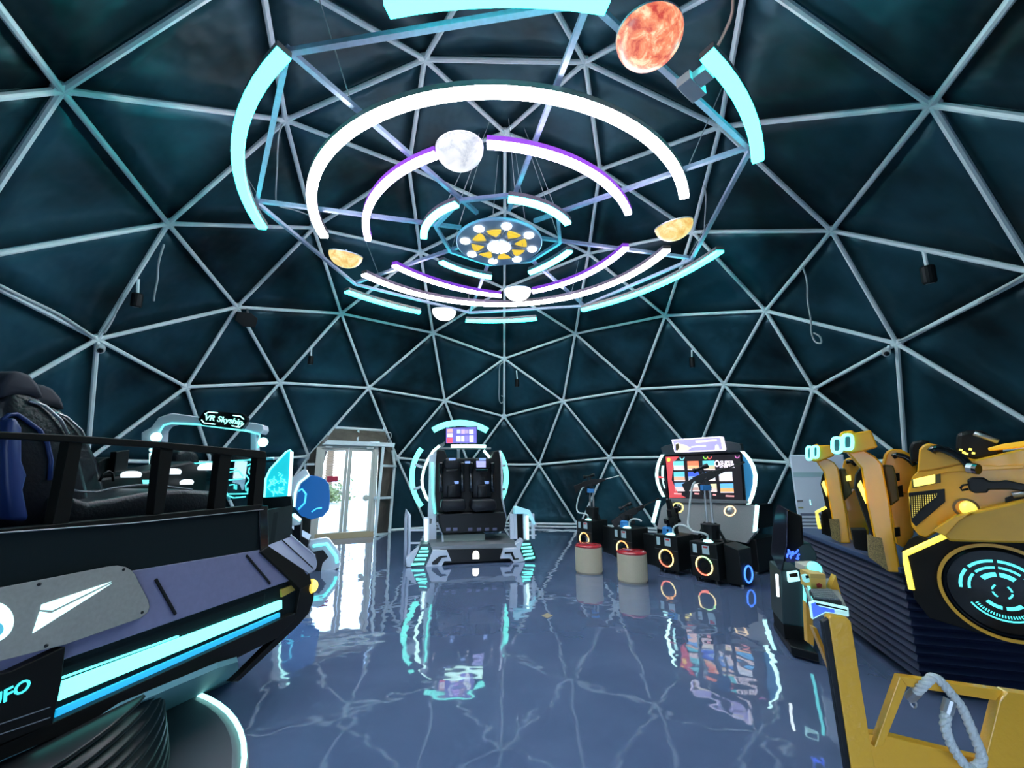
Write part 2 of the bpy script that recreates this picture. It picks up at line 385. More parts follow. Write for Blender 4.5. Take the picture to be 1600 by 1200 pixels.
ARC = {'W1': (-3.098, -.449, .009, -.001, 2.616), 'W2': (.064, 2.710, .119, .014, 2.468), 'P1': (-3.118, -1.936, .142, -.048, 1.921), 'P2': (-1.631, -.416, .123, -.049, 1.903),
 'P3': (1.568, 2.736, .361, -.039, 1.880), 'P4': (.060, 1.239, .243, -.060, 1.864), 'C1': (-3.045, -2.116, .228, .003, 3.395), 'C2': (-1.814, -1.327, .539, .121, 3.411), 'C3': (-1.038, -.551, .2, -.103, 3.451),
 'C4': (.056, 1.0, .39, -.269, 3.311), 'C5': (1.331, 1.806, .266, .328, 3.478), 'C6': (2.119, 2.589, .444, .203, 3.49), 'I1': (-3.04, -2.108, -.013, -.069, 1.122), 'I2': (-1.46, -.495, .028, .042, 1.072),
 'I3': (.212, 1.1, .307, -.011, 1.072), 'I4': (1.707, 2.575, .186, -.027, 1.158)}
LAB = {'W1': 'longest white arc lamp, forming most of the big middle ring', 'W2': 'white arc lamp closing the big ring on the side of the far wall',
 'P1': 'violet-edged arc lamp between the moon lamp and the left yellow planet', 'P2': 'violet-edged arc lamp running right from the moon lamp', 'P3': 'violet-edged arc lamp left of the lower white planet', 'P4': 'violet-edged arc lamp right of the lower white planet',
 'C1': 'long cyan outer arc lamp on the left side of the hanging frame', 'C2': 'cyan outer arc lamp nearest overhead, cut by the top edge', 'C3': 'cyan outer arc lamp just right of the red planet',
 'C4': 'cyan outer arc lamp beyond the right yellow planet', 'C5': 'shortest cyan outer arc lamp, directly over the two-seat pod side', 'C6': 'cyan outer arc lamp by the farthest white planet',
 'I1': 'small cyan inner arc lamp left of the round centre lamp', 'I2': 'small cyan inner arc lamp above right of the round centre lamp', 'I3': 'small cyan inner arc lamp below right of the round centre lamp', 'I4': 'small cyan inner arc lamp below left of the round centre lamp'}
for k, (a0, a1, c2, c1, c0) in ARC.items():
    wd = {'W': .060, 'P': .048, 'C': .063, 'I': .052}[k[0]]
    n = max(8, int((a1-a0)*16)); am = (a0+a1)/2; rings = []; hous = []
    for i in range(n+1):
        a = a0+(a1-a0)*i/n; t = a-am; r = c2*t*t+c1*t+c0; u = Vector((math.cos(a), math.sin(a), 0)); c = Vector((CX, 0, ZR))+u*r
        rings.append([c-u*wd+Vector((0, 0, .0)), c-u*wd*.85+Vector((0, 0, -.03)), c+u*wd*.85+Vector((0, 0, -.03)), c+u*wd, c+u*wd+Vector((0, 0, .012)), c-u*wd+Vector((0, 0, .012))])
        hous.append([c-u*wd*1.02+Vector((0, 0, .012)), c+u*wd*1.02+Vector((0, 0, .012)), c+u*wd*1.02+Vector((0, 0, .075)), c-u*wd*1.02+Vector((0, 0, .075))])
    p = hous[n//2][0]
    t = thing('arc_lamp', LAB[k], 'lamp', p, {'W': 'white arc lamps', 'P': 'violet arc lamps', 'C': 'outer cyan arc lamps', 'I': 'inner cyan arc lamps'}[k[0]])
    MB().loft(rings).build('diffuser', {'W': G_wh, 'P': G_pu, 'C': G_cy, 'I': G_in}[k[0]], t)
    MB().loft(hous).build('housing', G_pus if k[0] == 'P' else M_hous, t)
def planet_mat(name, c1, c2, c3, s, sc):
    m = bpy.data.materials.new(name); m.use_nodes = True; nt = m.node_tree; b = nt.nodes['Principled BSDF']
    tc = nt.nodes.new('ShaderNodeTexCoord'); n = nt.nodes.new('ShaderNodeTexNoise'); n.inputs['Scale'].default_value = sc; n.inputs['Detail'].default_value = 8; n.inputs['Roughness'].default_value = .68; n.inputs['Distortion'].default_value = .5
    r = nt.nodes.new('ShaderNodeValToRGB'); e = r.color_ramp.elements; e[0].position = .36; e[0].color = (*c1, 1); e[1].position = .62; e[1].color = (*c3, 1); x = e.new(.5); x.color = (*c2, 1)
    nt.links.new(tc.outputs['Object'], n.inputs[0]); nt.links.new(n.outputs[0], r.inputs[0]); nt.links.new(r.outputs[0], b.inputs['Emission Color']); b.inputs['Base Color'].default_value = (.06, .06, .06, 1)
    b.inputs['Emission Strength'].default_value = s; b.inputs['Roughness'].default_value = .4; return m
PM = {'moon': planet_mat('moon_print', (.42, .48, .62), (.85, .88, .95), (1, 1, 1), 1.0, 4), 'sun': planet_mat('fiery_print', (.62, .06, .05), (1, .32, .16), (1, .85, .55), 1.05, 9),
 'yel': planet_mat('amber_print', (.85, .48, .10), (1, .78, .28), (1, .95, .6), 1.0, 6), 'wht': planet_mat('pale_print', (.9, .9, .9), (1, 1, 1), (1, 1, 1), 2.4, 3)}
for x, y, m, lab, tl in ((718, 240, 'moon', 'large white moon lamp with grey patches, under the violet ring', (.10, .06)), (1015, 66, 'sun', 'fiery red and orange planet lamp with blotched surface', (.0, .0)),
  (540, 403, 'yel', 'yellow planet lamp at the left gap of the white ring', (-.15, .25)), (1053, 358, 'yel', 'yellow planet lamp at the right gap of the white ring', (.2, .2)),
  (809, 458, 'wht', 'glowing white planet lamp in the gap between two violet arcs', (0, .1)), (694, 490, 'wht', 'glowing white planet lamp farthest out, beside a short cyan arc', (-.05, .1))):
    c = at(x, y, flr(5.0)); ax = Vector((tl[0], tl[1], -1)).normalized()
    c = c+Vector((0, 0, .06))
    t = thing('planet_lamp', lab, 'lamp', c, 'planet lamps on the hanging frame')
    b = MB(); b.lathe([(.262*math.cos(math.radians(a)), .215*math.sin(math.radians(a))) for a in (0, 12, 24, 36, 48, 58, 68, 76, 84, 90)], c, ax, 32); b.build('dome_shade', PM[m], t, smooth=True)
    MB().lathe([(.265, -.012), (.265, .004)], c, ax, 32).build('back_plate', M_white, t)
    MB().bar(c-ax*.01, c+Vector((0, 0, .08)), .03, .03).build('bracket', M_galv, t)
cl = thing('disc_lamp', 'round spaceship-style centre lamp with eight spots and yellow ring', 'lamp', (-.08, -.03, 5.0))
dc = Vector((-.08, -.03, 4.99)); dz = Vector((0, 0, -1))
MB().lathe([(.3, .12), (.62, .06), (.655, .03), (.655, 0), (.64, -.012), (.25, -.012)], dc, n=48).build('plate', mat('blue_grey_plate', (.42, .58, .80), .35, .1), cl, smooth=False)
for k in range(8):
    a = math.radians(12+45*k); p = dc+Vector((math.cos(a)*.52, math.sin(a)*.52, -.012))
    MB().lathe([(.075, 0), (.07, .02), (.03, .028)], p, dz, 16).build('spot', glow('spot_white', (1, .98, .95), 5) if k == 0 else bpy.data.materials['spot_white'], cl)
    a0 = math.radians(12+45*k+8); a1 = math.radians(12+45*(k+1)-8)
    for (r0, r1, nm_) in ((.36, .42, 'yellow_arc'), (.25, .35, 'yellow_wedge')):
        b = MB(); n = 5
        o = [dc+Vector((math.cos(a0+(a1-a0)*i/n)*r1, math.sin(a0+(a1-a0)*i/n)*r1, -.014)) for i in range(n+1)]
        q = [dc+Vector((math.cos(a0+(a1-a0)*(i/n))*r0, math.sin(a0+(a1-a0)*i/n)*r0, -.014)) for i in range(n+1)]
        if nm_ == 'yellow_wedge': q = [dc+Vector((math.cos((a0+a1)/2)*.24, math.sin((a0+a1)/2)*.24, -.014))]
        b.prism(o+q[::-1], dz*.012).build(nm_, glow('yellow_inlay', (1, .66, .03), .8) if 'yellow_inlay' not in bpy.data.materials else bpy.data.materials['yellow_inlay'], cl)
    a = math.radians(12+45*k); e1 = Vector((math.cos(a), math.sin(a), 0)); e2 = Vector((-e1.y, e1.x, 0))
    MB().prism([dc+e1*.16-e2*.05+dz*.012, dc+e1*.47+dz*.012, dc+e1*.16+e2*.05+dz*.012], dz*.03).build('star_point', M_galv, cl)
MB().lathe([(.2, 0), (.19, .03), (.12, .04)], dc+dz*.012, dz, 24).build('centre_rim', M_galv, cl)
MB().lathe([(.105, 0), (.10, .03), (.05, .04)], dc+dz*.045, dz, 24).build('centre_spot', bpy.data.materials['spot_white'], cl)
for k in range(8):
    a0, a1 = math.radians(45*k+5), math.radians(45*k+40); 
    MB().prism([dc+Vector((math.cos(a)*r, math.sin(a)*r, -.05)) for r, a in ((.12, a0), (.18, a0), (.18, a1), (.12, a1))], dz*.012).build('centre_segment', bpy.data.materials['spot_white'], cl)
MB().lathe([(.08, 0), (.08, .12)], dc+Vector((0, 0, .1)), n=12).build('stem', M_galv, cl)
# ------------------------------------------------------------------ big flight platform on the left
EY = ray(895, 755).normalized(); EX = EY.cross(Vector((0, 0, 1))).normalized(); EZ = EX.cross(EY)
lx = lambda p: (p-CAM).dot(EX)
KW = lx(deep(0, 832, 1.58))                               # rail and deck wall
KR = lx(at(90, 1095, PL(CAM-EZ*.87, EZ)))                 # rim face
pk = lambda k: PL(CAM+EX*k, EX)
WP, RP = pk(KW), pk(KR)
KC = at(412, 858, WP)
slp = pl3(at(0, 925, WP), KC, at(469, 901, RP))
ufo = thing('flight_platform', 'large dark ship-shaped motion platform with cyan rim lights and a railed deck', 'game machine', (-2.9, -3.9, 0))
M_hull = mat('dark_teal_hull', (.004, .009, .011), .6, spec=.18)
M_slope = mat('lavender_grey_shell', (.155, .155, .27), .42, noise=.06, nscale=30)
M_plaq = mat('brushed_plaque', (.27, .26, .25), .5, .2, noise=.08, nscale=60)
M_under = mat('under_shell', (.10, .24, .28), .5)  # teal base colour carries the foot light's cyan cast
M_rail = mat('black_rail', (.005, .0045, .004), .45, spec=.2)
loc = lambda x, y, z: CAM+EX*x+EY*y+EZ*z
y0, y1 = .62, (KC-CAM).dot(EY); zt, zb = (at(205, 820, WP)-CAM).dot(EZ), (KC-CAM).dot(EZ)
foot = [(KW, y0), (KW, y1), (KW-.10, y1+.32), (KW-.75, y1+.85), (KW-1.7, y1+.85), (KW-2.3, y1), (KW-2.3, y0), (KW-1.7, y0-.7), (KW-.75, y0-.7)]
cxm, cym = KW-1.15, (y0+y1)/2
def ring(d, z):
    out = []
    for x, y in foot:
        v = Vector((x-cxm, y-cym)); L_ = v.length; v = v*((L_+d)/L_); out.append(loc(cxm+v.x, cym+v.y, z))
    return out
ov = KR-KW
MB().loft([ring(-.05, zt-.02), ring(-.05, zb)]).build('deck_body', M_hull, ufo)
MB().loft([ring(-.05, zb), ring(ov*.9, zb-.30), ring(ov*.9, zb-.58), ring(ov*.2, zb-.60), ring(-.5, zb-.72)]).build('rim_body', M_hull, ufo)
panel('deck_wall', [(-150, 845), (412, 797), (414, 858), (-150, 950)], WP, .04, M_hull, ufo)
CN = Matrix.Rotation(math.radians(24), 3, EZ) @ EX
WB = PL(at(414, 797, WP), CN)
panel('deck_wall', [(418, 797), (457, 790), (456, 838), (418, 858)], WB, .04, M_hull, ufo)
slB = pl3(at(416, 851, WB), at(454, 838, WB), at(482, 897, RP))
panel('slope_panel', [(-150, 950), (412, 858), (471, 901), (-150, 1118)], slp.off(.005), .03, M_slope, ufo, .004)
panel('slope_panel', [(417, 852), (454.5, 838), (493, 868), (496, 880), (494, 889), (481.5, 896.5)], slB.off(.01), .03, M_slope, ufo, .004)
for a, b_ in (((243, 905), (274, 960)), ((385, 868), (422, 912))):
    MB().bar(at(*a, slp.off(.008)), at(*b_, slp.off(.008)), .012, .01, slp.n).build('seam_strip', M_black, ufo)
MB().bar(at(441, 844, slB.off(.012)), at(489, 888, slB.off(.012)), .014, .01, slB.n).build('seam_strip', M_black, ufo)
MB().bar(at(454, 836, slB.off(.016)), at(492, 868, slB.off(.016)), .012, .012, slB.n).build('edge_trim', M_white, ufo)  # white bar paints the highlight along this edge
# corner spine
panel('corner_spine', [(406, 790), (419, 790), (420, 856), (407, 863)], WP.off(.012), .06, M_blackg, ufo, .004)
panel('corner_spine', [(407, 862), (420, 853), (484, 896), (487, 912), (470, 921)], slp.off(.02), .06, M_rail, ufo, .004)
panel('corner_spine', [(470, 918), (482, 898), (491, 925), (490, 938), (483, 958), (466.7, 976.7), (373, 1065), (364, 1065), (380, 1050), (462, 966)], RP.off(.006), .05, M_rail, ufo, .004)
# rim: recess, lights, lip
panel('rim_face', [(-150, 1118), (471, 902), (470, 955), (-150, 1240)], RP.off(-.02), .05, M_hull, ufo)
panel('light_bar', [(97, 1066), (441, 937.5), (441, 951), (91, 1096)], RP.off(.0), .03, glow('rim_light', (.16, 1, .92), 2.4), ufo, .003)
panel('light_bar', [(88, 1109), (438, 957), (438, 964), (85, 1127)], RP.off(-.006), .03, glow('rim_light_blue', (.0, .42, .78), .8), ufo, .003)
panel('light_line', [(97, 1058.5), (280, 993), (280, 995), (97, 1061)], RP.off(-.004), .02, G_cyl, ufo)
panel('rim_lip', [(83, 1129), (462, 957), (463, 966), (433, 997), (340, 1044), (0, 1190), (-150, 1258), (-150, 1232)], RP.off(.03), .10, M_rail, ufo, .004)
panel('end_box', [(-150, 1092), (20, 1048), (103, 1010), (97, 1062), (83, 1131), (0, 1164), (-150, 1236)], RP.off(.05), .10, M_rail, ufo, .004)
panel('amber_housing', [(440, 921), (464, 911), (463, 921), (441, 933)], RP.off(-.005), .03, mat('amber_reflector', (.5, .34, .05), .3), ufo)
ul = pl3(at(0, 1190, RP), at(371, 1037, RP), at(0, 1190, RP)-EX*.55-EZ*.33)
panel('under_panel', [(-150, 1258), (0, 1190), (340, 1044), (372, 1034), (374, 1063), (330, 1088), (129, 1200), (-60, 1310), (-150, 1360)], ul, .03, M_under, ufo)
lampP = at(489, 916, RP)
am = MB(); am.ball(lampP, .048, (EX*.9+EY*.4), .8, 18, -10, 90); am.build('amber_lamp', glow('amber_lamp', (1, .78, .10), 1.8), ufo, smooth=True)
MB().lathe([(.055, -.03), (.056, .0)], lampP, EX*.9+EY*.4, 18).build('lamp_ring', glow('amber_ring', (.9, .6, .02), .7), ufo)
# plaque with glowing emblem
PQ = slp.off(.045)
plq = [(-150, 955), (0, 918), (172, 884.5), (184, 883.5), (197, 886), (206, 891.5), (212, 899), (216, 908), (231, 936), (234, 948), (231, 957), (219, 966), (102, 1007), (0, 1033), (-150, 1078)]
panel('plaque', plq, PQ, .012, M_plaq, ufo, .002)
panel('plaque_backing', plq, PQ.off(-.013), .045, M_black, ufo)
PE = PQ.off(.004); G_emb = glow('emblem_light', (.62, 1, 1), 1.5)
panel('emblem_wing', [(65.8, 944.5), (174.7, 908.6), (82.9, 953.4), (64.2, 952.3)], PE, .004, G_emb, ufo)
panel('emblem_wing', [(63, 955.5), (81.2, 958), (174.9, 911.5), (52, 989)], PE, .004, G_emb, ufo)
panel('emblem_disc', arcpts(-14, 972, 36, 32, 0, 358, 30, -.25), PE, .004, G_emb, ufo)
panel('emblem_hole', arcpts(-6, 983, 12, 11, 0, 350, 20, -.25), PE.off(.003), .004, glow('emblem_hole', (.05, .45, .6), .5), ufo)
for p in ((61, 913), (193, 890), (222, 957), (72, 1009)):
    MB().lathe([(.007, 0), (.006, .004), (.002, .006)], at(*p, PQ), PQ.n, 10).build('bolt', M_black, ufo)
tb = at(14, 1085, RP.off(.051))
text('hull_lettering', 'UFO', tb, (at(45, 1070, RP)-at(-10, 1098, RP)), EZ, .062, glow('lettering_light', (.05, .8, .85), .9), ufo, .003, .012)
for yy in (1127, 1143): MB().bar(at(-60, yy+25, RP.off(.051)), at(78, yy-22, RP.off(.051)), .003, .004, EX).build('seam_strip', M_grey, ufo)
# deck rail
RL = WP.off(.005)
panel('hand_rail', [(-150, 664), (0, 674), (125, 680.5), (250, 690), (409, 704), (416, 706), (416, 716), (406, 716), (250, 700), (128, 692), (0, 685), (-150, 676)], RL.off(.01), .05, M_rail, ufo, .004)
for ps in ([(109, 688), (130, 690), (108, 817), (83, 819)], [(251, 696), (272, 698), (256, 802), (240, 804)], [(345, 704), (363, 706), (352, 794), (334, 796)], [(403, 710), (417, 711), (410, 790), (396, 791)]):
    panel('rail_post', ps, RL, .05, M_rail, ufo, .003)
panel('bottom_rail', [(-150, 838), (0, 827), (205, 808), (410, 788), (410, 798), (205, 819), (0, 833), (-150, 846)], RL.off(.006), .05, M_rail, ufo, .003)
strip('edge_line', [(-150, 844), (0, 832.5), (205, 817.5), (412, 796)], RL, .003, M_steel, ufo, .012, 5)
# other rails, away from the camera
tops = [p for p in ring(-.03, (at(205, 690, WP)-CAM).dot(EZ))]
for i in (2, 3, 4, 5, 6, 7):
    if i < 5: continue
    MB().bar(tops[i], tops[(i+1) % 9], .05, .05, EZ).build('hand_rail', M_rail, ufo)
# seats
def seat(dk, dpx, sc, nm):
    sp = pk(KW-dk)
    st = thing('seat', None, None, (0, 0, 0)); st.parent = ufo; st.location = -ufo.location*0
    T = lambda pts: [(60+(x-60)*sc+dpx[0], 820+(y-820)*sc+dpx[1]) for x, y in pts]
    body = T([(0, 622), (20, 605), (55, 612), (85, 640), (110, 672), (128, 710), (140, 760), (150, 815), (110, 830), (18, 826), (6, 760), (8, 700), (-4, 650)])
    panel('seat_shell', body, sp, .40, mat('seat_leather', (.007, .008, .013), .3, spec=.4, bump=.15, bscale=50) if 'seat_leather' not in bpy.data.materials else bpy.data.materials['seat_leather'], st, .05, smooth=True)
    head = T([(1, 625), (2, 600), (14, 584), (30, 578), (50, 586), (64, 602), (73, 624), (52, 618), (20, 617)])
    panel('headrest', head, sp.off(.01), .38, mat('seat_suede', (.018, .018, .032), .75) if 'seat_suede' not in bpy.data.materials else bpy.data.materials['seat_suede'], st, .05, smooth=True)
    strip('piping', T([(8, 662), (5, 655), (14, 648), (26, 647), (40, 656), (62, 672), (74, 692), (80, 720), (78, 750)]), sp, .010, mat('blue_piping', (.015, .035, .15), .4) if 'blue_piping' not in bpy.data.materials else bpy.data.materials['blue_piping'], st, .006)  # blue light on seat edge and bolster, painted as colour
    panel('side_bolster', T([(14, 655), (26, 652), (36, 668), (36, 720), (44, 742), (38, 765), (46, 805), (44, 815), (18, 812), (10, 760), (8, 700)]), sp.off(.05), .1, bpy.data.materials['blue_piping'], st, .03, smooth=True)
    strip('bolster_edge', T([(46, 626), (70, 634), (95, 656), (106, 678)]), sp, .008, M_steel, st, .01)
seat(.45, (0, 0), 1, 'a'); seat(.95, (34, 4), .93, 'b')
# deck, bench, consoles
MB().loft([ring(-.25, zt-.30), ring(-.25, zt-.28)]).build('deck', M_hull, ufo)
b2 = pk(KW-.30)
panel('bench', [(112, 775), (140, 784), (180, 778), (235, 768), (290, 764), (340, 768), (352, 790), (240, 815), (100, 830)], b2, .55, M_fabric, ufo, .03, smooth=True)
strip('bench_piping', [(116, 766), (125, 768), (150, 769), (180, 762), (215, 758), (245, 758), (300, 765)], b2, .006, M_grey, ufo, .004)
cp_ = pk(KW-.95)
panel('screen', [(182, 706), (203, 703), (199, 735), (178, 738)], cp_, .05, M_black, ufo, .004)
panel('console_box', [(152, 722), (165, 715), (182, 714), (182, 742), (150, 748)], cp_.off(-.05), .3, M_hull, ufo, .01)
panel('console_desk', [(146, 748), (192, 742), (300, 720), (345, 745), (345, 775), (146, 768)], cp_.off(-.02), .25, M_black, ufo, .02)
for cx, cy, rx, ry in ((205, 741.5, 13, 4), (269, 737, 11, 4.6), (329, 731, 14.5, 4.6), (292, 753, 8, 3)):
    c = at(cx, cy, cp_.off(.03)); r_ = (at(cx+rx, cy, cp_.off(.03))-c).length
    MB().lathe([(r_*.9, -.02), (r_, 0), (r_*.8, r_*.3), (r_*.3, r_*.42)], c, (0, 0, 1), 18).build('reading_lamp', glow('reading_white', (.8, .92, 1), 1.3) if 'reading_white' not in bpy.data.materials else bpy.data.materials['reading_white'], ufo, smooth=True)
panel('button_light', [(224, 750), (234, 750), (232, 756), (225, 756)], cp_.off(.05), .01, G_cyl, ufo)
strip('cable_loop', [(155, 752), (162, 740), (170, 736), (176, 740), (177, 752)], cp_, .008, M_black, ufo, .03)
for sp_ in (((278, 706), (296, 700), (312, 708), (318, 740), (274, 742)), ((368, 706), (380, 704), (392, 715), (396, 740), (366, 742))):
    panel('seat_back', list(sp_), pk(KW-1.3), .3, M_fabric, ufo, .04, smooth=True)
# engraved light panels at the bow
M_eng = thin_glass('engraved_acrylic', (.45, .95, 1), .12)
ENG = glow('engraved_line', (.10, .95, .95), 1.1)
gp = pld(395, 750, 3.75, (.45, -.89, 0))
gp_px = [(236, 745), (266, 727), (330, 722), (428, 714), (428, 778), (330, 790), (330, 770)]
ag = thing('light_panel', None, None, (0, 0, 0)); ag.parent = ufo
panel('acrylic', [(266, 727), (428, 714), (425, 777), (332, 783), (300, 760)], gp, .015, M_eng, ag)
b = MB()
for ln in ([(240, 744), (266, 727), (330, 722), (402, 718)], [(356, 750), (380, 748)], [(355, 738), (373, 736), (380, 745)], [(355, 733), (370, 732)], [(385, 728), (392, 725), (403, 724)], [(384, 742), (390, 750), (384, 758), (384, 766), (403, 768)], [(390, 730), (388, 738), (394, 745), (400, 744)],
           [(392, 760), (392, 754), (402, 752)], [(332, 771), (345, 770), (365, 778), (384, 776)], [(352, 772), (404, 771)], [(358, 758), (366, 757), (366, 764)], [(369, 757), (369, 765)], [(395, 735), (402, 734)], [(387, 762), (387, 771)]):
    b.tube([at(*p, gp.off(.004)) for p in ln], .006, 5)
b.build('engraving', ENG, ag, kind='stuff')
fp = pld(435, 745, 3.5, (.25, -.97, 0))
fin = thing('light_fin', None, None, (0, 0, 0)); fin.parent = ufo
fo = [(414, 778), (415, 748), (422, 733), (447, 706), (455, 703), (456, 709), (452, 775)]
panel('acrylic', fo, fp, .015, glow('lit_acrylic', (.0, .55, .66), .95, (.05, .4, .45)), fin)
strip('edge_light', [(413, 777), (415, 748), (422, 733), (447, 706), (453, 703), (456, 708)], fp, .008, glow('edge_light', (.3, 1, .95), 1.6), fin, .004)
strip('edge_light', [(456, 706), (455, 730), (452, 775)], fp, .013, glow('edge_light_white', (.7, 1, 1), 2), fin, .004)
b = MB(); rr = random.Random(5)
for i in range(26):
    x = rr.uniform(420, 446); y = rr.uniform(738, 768)
    if y < 742-(x-420)*1.1+4: continue
    h = rr.uniform(3, 11); pts = [(x, y), (x+rr.choice((-4, 4, 0)), y+h*.5), (x+rr.choice((0, 3)), y+h)]
    b.tube([at(*p, fp.off(.004)) for p in pts], .004, 4)
b.build('engraving', glow('engraved_bright', (.15, 1, 1), 1.3), fin, kind='stuff')
panel('fin_foot', [(410, 778), (453, 775), (456, 790), (412, 797)], fp.off(.01), .06, M_hull, ufo)
# arch with the lettered sign
ap = pld(320, 680, 3.95, (.2, -.98, 0))
panel('arch', [(220, 676), (236, 667), (247, 652), (268, 645), (310, 651), (400, 661), (411, 664), (412, 672), (408, 678), (386, 673), (310, 663), (268, 661), (256, 664), (249, 672), (248, 690), (220, 690)], ap, .16, M_white, ufo, .01)
panel('arch_leg', [(391, 676), (400, 674), (401, 718), (391, 722)], ap.off(-.02), .1, M_white, ufo, .01)
panel('arch_leg', [(233, 690), (248, 690), (246, 742), (232, 744)], ap.off(-.02), .1, M_white, ufo, .01)
strip('arch_light', [(249, 690), (250, 674), (256, 664.5), (268, 661.5), (310, 663.5), (386, 673.5), (406, 679), (403, 700)], ap, .008, G_cyl, ufo, .004)
for lx_, ly_ in ((244, 683), (411, 691)):
    MB().ball(at(lx_, ly_, ap.off(.04)), .045, (.2, -.98, 0), .7, 16).build('arch_lamp', glow('arch_lamp', (.5, 1, .98), 2.5) if 'arch_lamp' not in bpy.data.materials else bpy.data.materials['arch_lamp'], ufo, smooth=True)
b = MB()
for yy, hh in ((695, 3), (701, 4), (708, 22)): b.px([(233, yy), (242, yy), (241, yy+hh), (233, yy+hh)], ap.off(.01), .01)
b.build('leg_lights', bpy.data.materials['arch_lamp'], ufo, kind='stuff')
sg = thing('sign', None, None, (0, 0, 0)); sg.parent = ufo
panel('sign_board', [(309, 655), (320, 640.5), (380, 646.5), (386, 652), (385.5, 662), (378, 671), (315, 664)], ap.off(.05), .07, M_blackg, sg, .006)
so = ap.off(.053)
for ln in ([(320, 647), (326, 644), (340, 645)], [(364, 649), (376, 650.5), (381, 655)], [(315, 656), (319, 661), (336, 663)], [(362, 665), (374, 667.5), (381, 662)]):
    strip('sign_line', ln, so, .005, G_cyw, sg, .002, 5)
sx = at(381, 660, so)-at(321, 652, so)
text('sign_lettering', 'VR Skyship', at(349.5, 656, so), sx, Vector((0, 0, 1)), .074, glow('sign_light', (.35, 1, .85), 1.7), sg, .004, .014, shear=.1)
# round foot, light ring and pleated skirt
bc = Vector((-2.86, -4.03, 0))
MB().lathe([(1.70, 0), (1.70, .05), (1.62, .075), (1.3, .08)], bc, n=64).build('foot_plate', mat('foot_grey', (.09, .095, .105), .45), ufo)
rt_ = [bc+Vector((1.675*math.cos(i*2*math.pi/72), 1.675*math.sin(i*2*math.pi/72), .075)) for i in range(72)]
MB().tube(rt_, .014, 8, True).build('foot_light', glow('foot_light', (.40, 1, .95), 2.2), ufo, smooth=True)
pro = [(1.34, .08)]
for i in range(9):
    z = .085+i*.055; q = 1.34-i*.012; pro += [(q-.055, z), (q-.045, z+.012), (q-.004, z+.024), (q, z+.032), (q-.01, z+.043)]
MB().lathe(pro, bc, n=80).build('pleated_skirt', mat('shiny_black_skirt', (.003, .004, .005), .3, spec=.25), ufo, smooth=True)
# ------------------------------------------------------------------ two-seat ride pod in the middle
CNn = (.2, -.98, 0)
fpl = PL((-1.578, 1.674, 0), CNn)                         # its front plane
cpl = lambda d: fpl.off(-d)                               # planes d metres behind the front
V = lambda x, y: (440+x/3.636, 640+y/3.636)               # reads the crop of the pod
VV = lambda *p: [V(*a) for a in p]
pod = thing('ride_pod', 'white two-seat ride pod with cyan light rings and black seats, facing the room', 'game machine', (-.6, 2.4, 0))
G_pod = glow('pod_ring', (.16, 1, .82), 1.6)
A_ = cpl(1.25)
def arcband(name, cx, cy, r1, r0, a0, a1, pl, th, m, par, n=14, sy=1.0):
    return band(name, arcpts(cx, cy, r1, r1*sy, a0, a1, n), arcpts(cx, cy, r0, r0*sy, a0, a1, n), pl, th, m, par)
arcband('light_ring', 718.5, 742, 86, 77, 58, 121, A_, .06, G_pod, pod)
arcband('light_ring', 718.5, 746, 79, 71, 143, 217, A_, .06, G_pod, pod)
arcband('light_ring', 716, 746, 79, 72, -31, 31, A_, .06, G_pod, pod)
strip('inner_light', VV((898, 205), (862, 235), (830, 285), (808, 340), (797, 400), (803, 450), (822, 500), (850, 530)), cpl(.95), .028, glow('pod_inner_light', (.6, 1, .9), 2.4), pod)
strip('inner_light', VV((1148, 232), (1168, 255), (1190, 283)), cpl(1.0), .03, bpy.data.materials['pod_inner_light'], pod)
strip('bar_light', VV((962, 208), (1060, 207), (1160, 209)), cpl(1.0), .035, bpy.data.materials['pod_inner_light'], pod)
scp = cpl(1.15)
panel('display', VV((928, 100), (1112, 94), (1112, 194), (928, 196)), scp, .06, M_blackg, pod, .004)
disp = thing('display_picture', None, None, (0, 0, 0)); disp.parent = pod
dpo = scp.off(.004)
rr = random.Random(2)
panel('picture_field', VV((934, 104), (1108, 98), (1108, 190), (934, 191)), dpo, .003, glow('screen_indigo', (.10, .07, .45), .7), disp)
cols = [(.55, .3, .3), (.7, .6, .65), (.7, .02, .08), (.45, .5, .75), (.45, .3, .8), (.35, .25, .4), (.7, .75, .8), (.6, .6, .75), (.6, .6, .5), (.2, .15, .6), (.75, .75, .9)]
tl = [(940, 110, 972, 132), (940, 136, 972, 156), (938, 160, 972, 188), (995, 114, 1016, 136), (1020, 113, 1042, 138), (1044, 114, 1062, 136), (1066, 114, 1090, 138), (992, 150, 1016, 182), (1020, 150, 1038, 182), (1042, 148, 1064, 182), (1068, 146, 1090, 184)]
for (x0, y0_, x1, y1_), c in zip(tl, cols):
    panel('thumbnail', VV((x0, y0_), (x1, y0_-.5), (x1, y1_), (x0, y1_)), dpo.off(.003), .003, glow('thumb_%d' % len(bpy.data.materials), c, 1.0), disp)
# screen arm
panel('display_arm', VV((888, 205), (930, 180), (930, 198), (905, 225)), cpl(1.2), .06, M_grey, pod, .003)
panel('display_beam', VV((890, 212), (1190, 214), (1190, 226), (888, 226)), cpl(1.1), .08, M_grey, pod, .004)
panel('display_post', VV((997, 226), (1014, 226), (1014, 300), (997, 300)), cpl(1.3), .06, M_white, pod, .003)
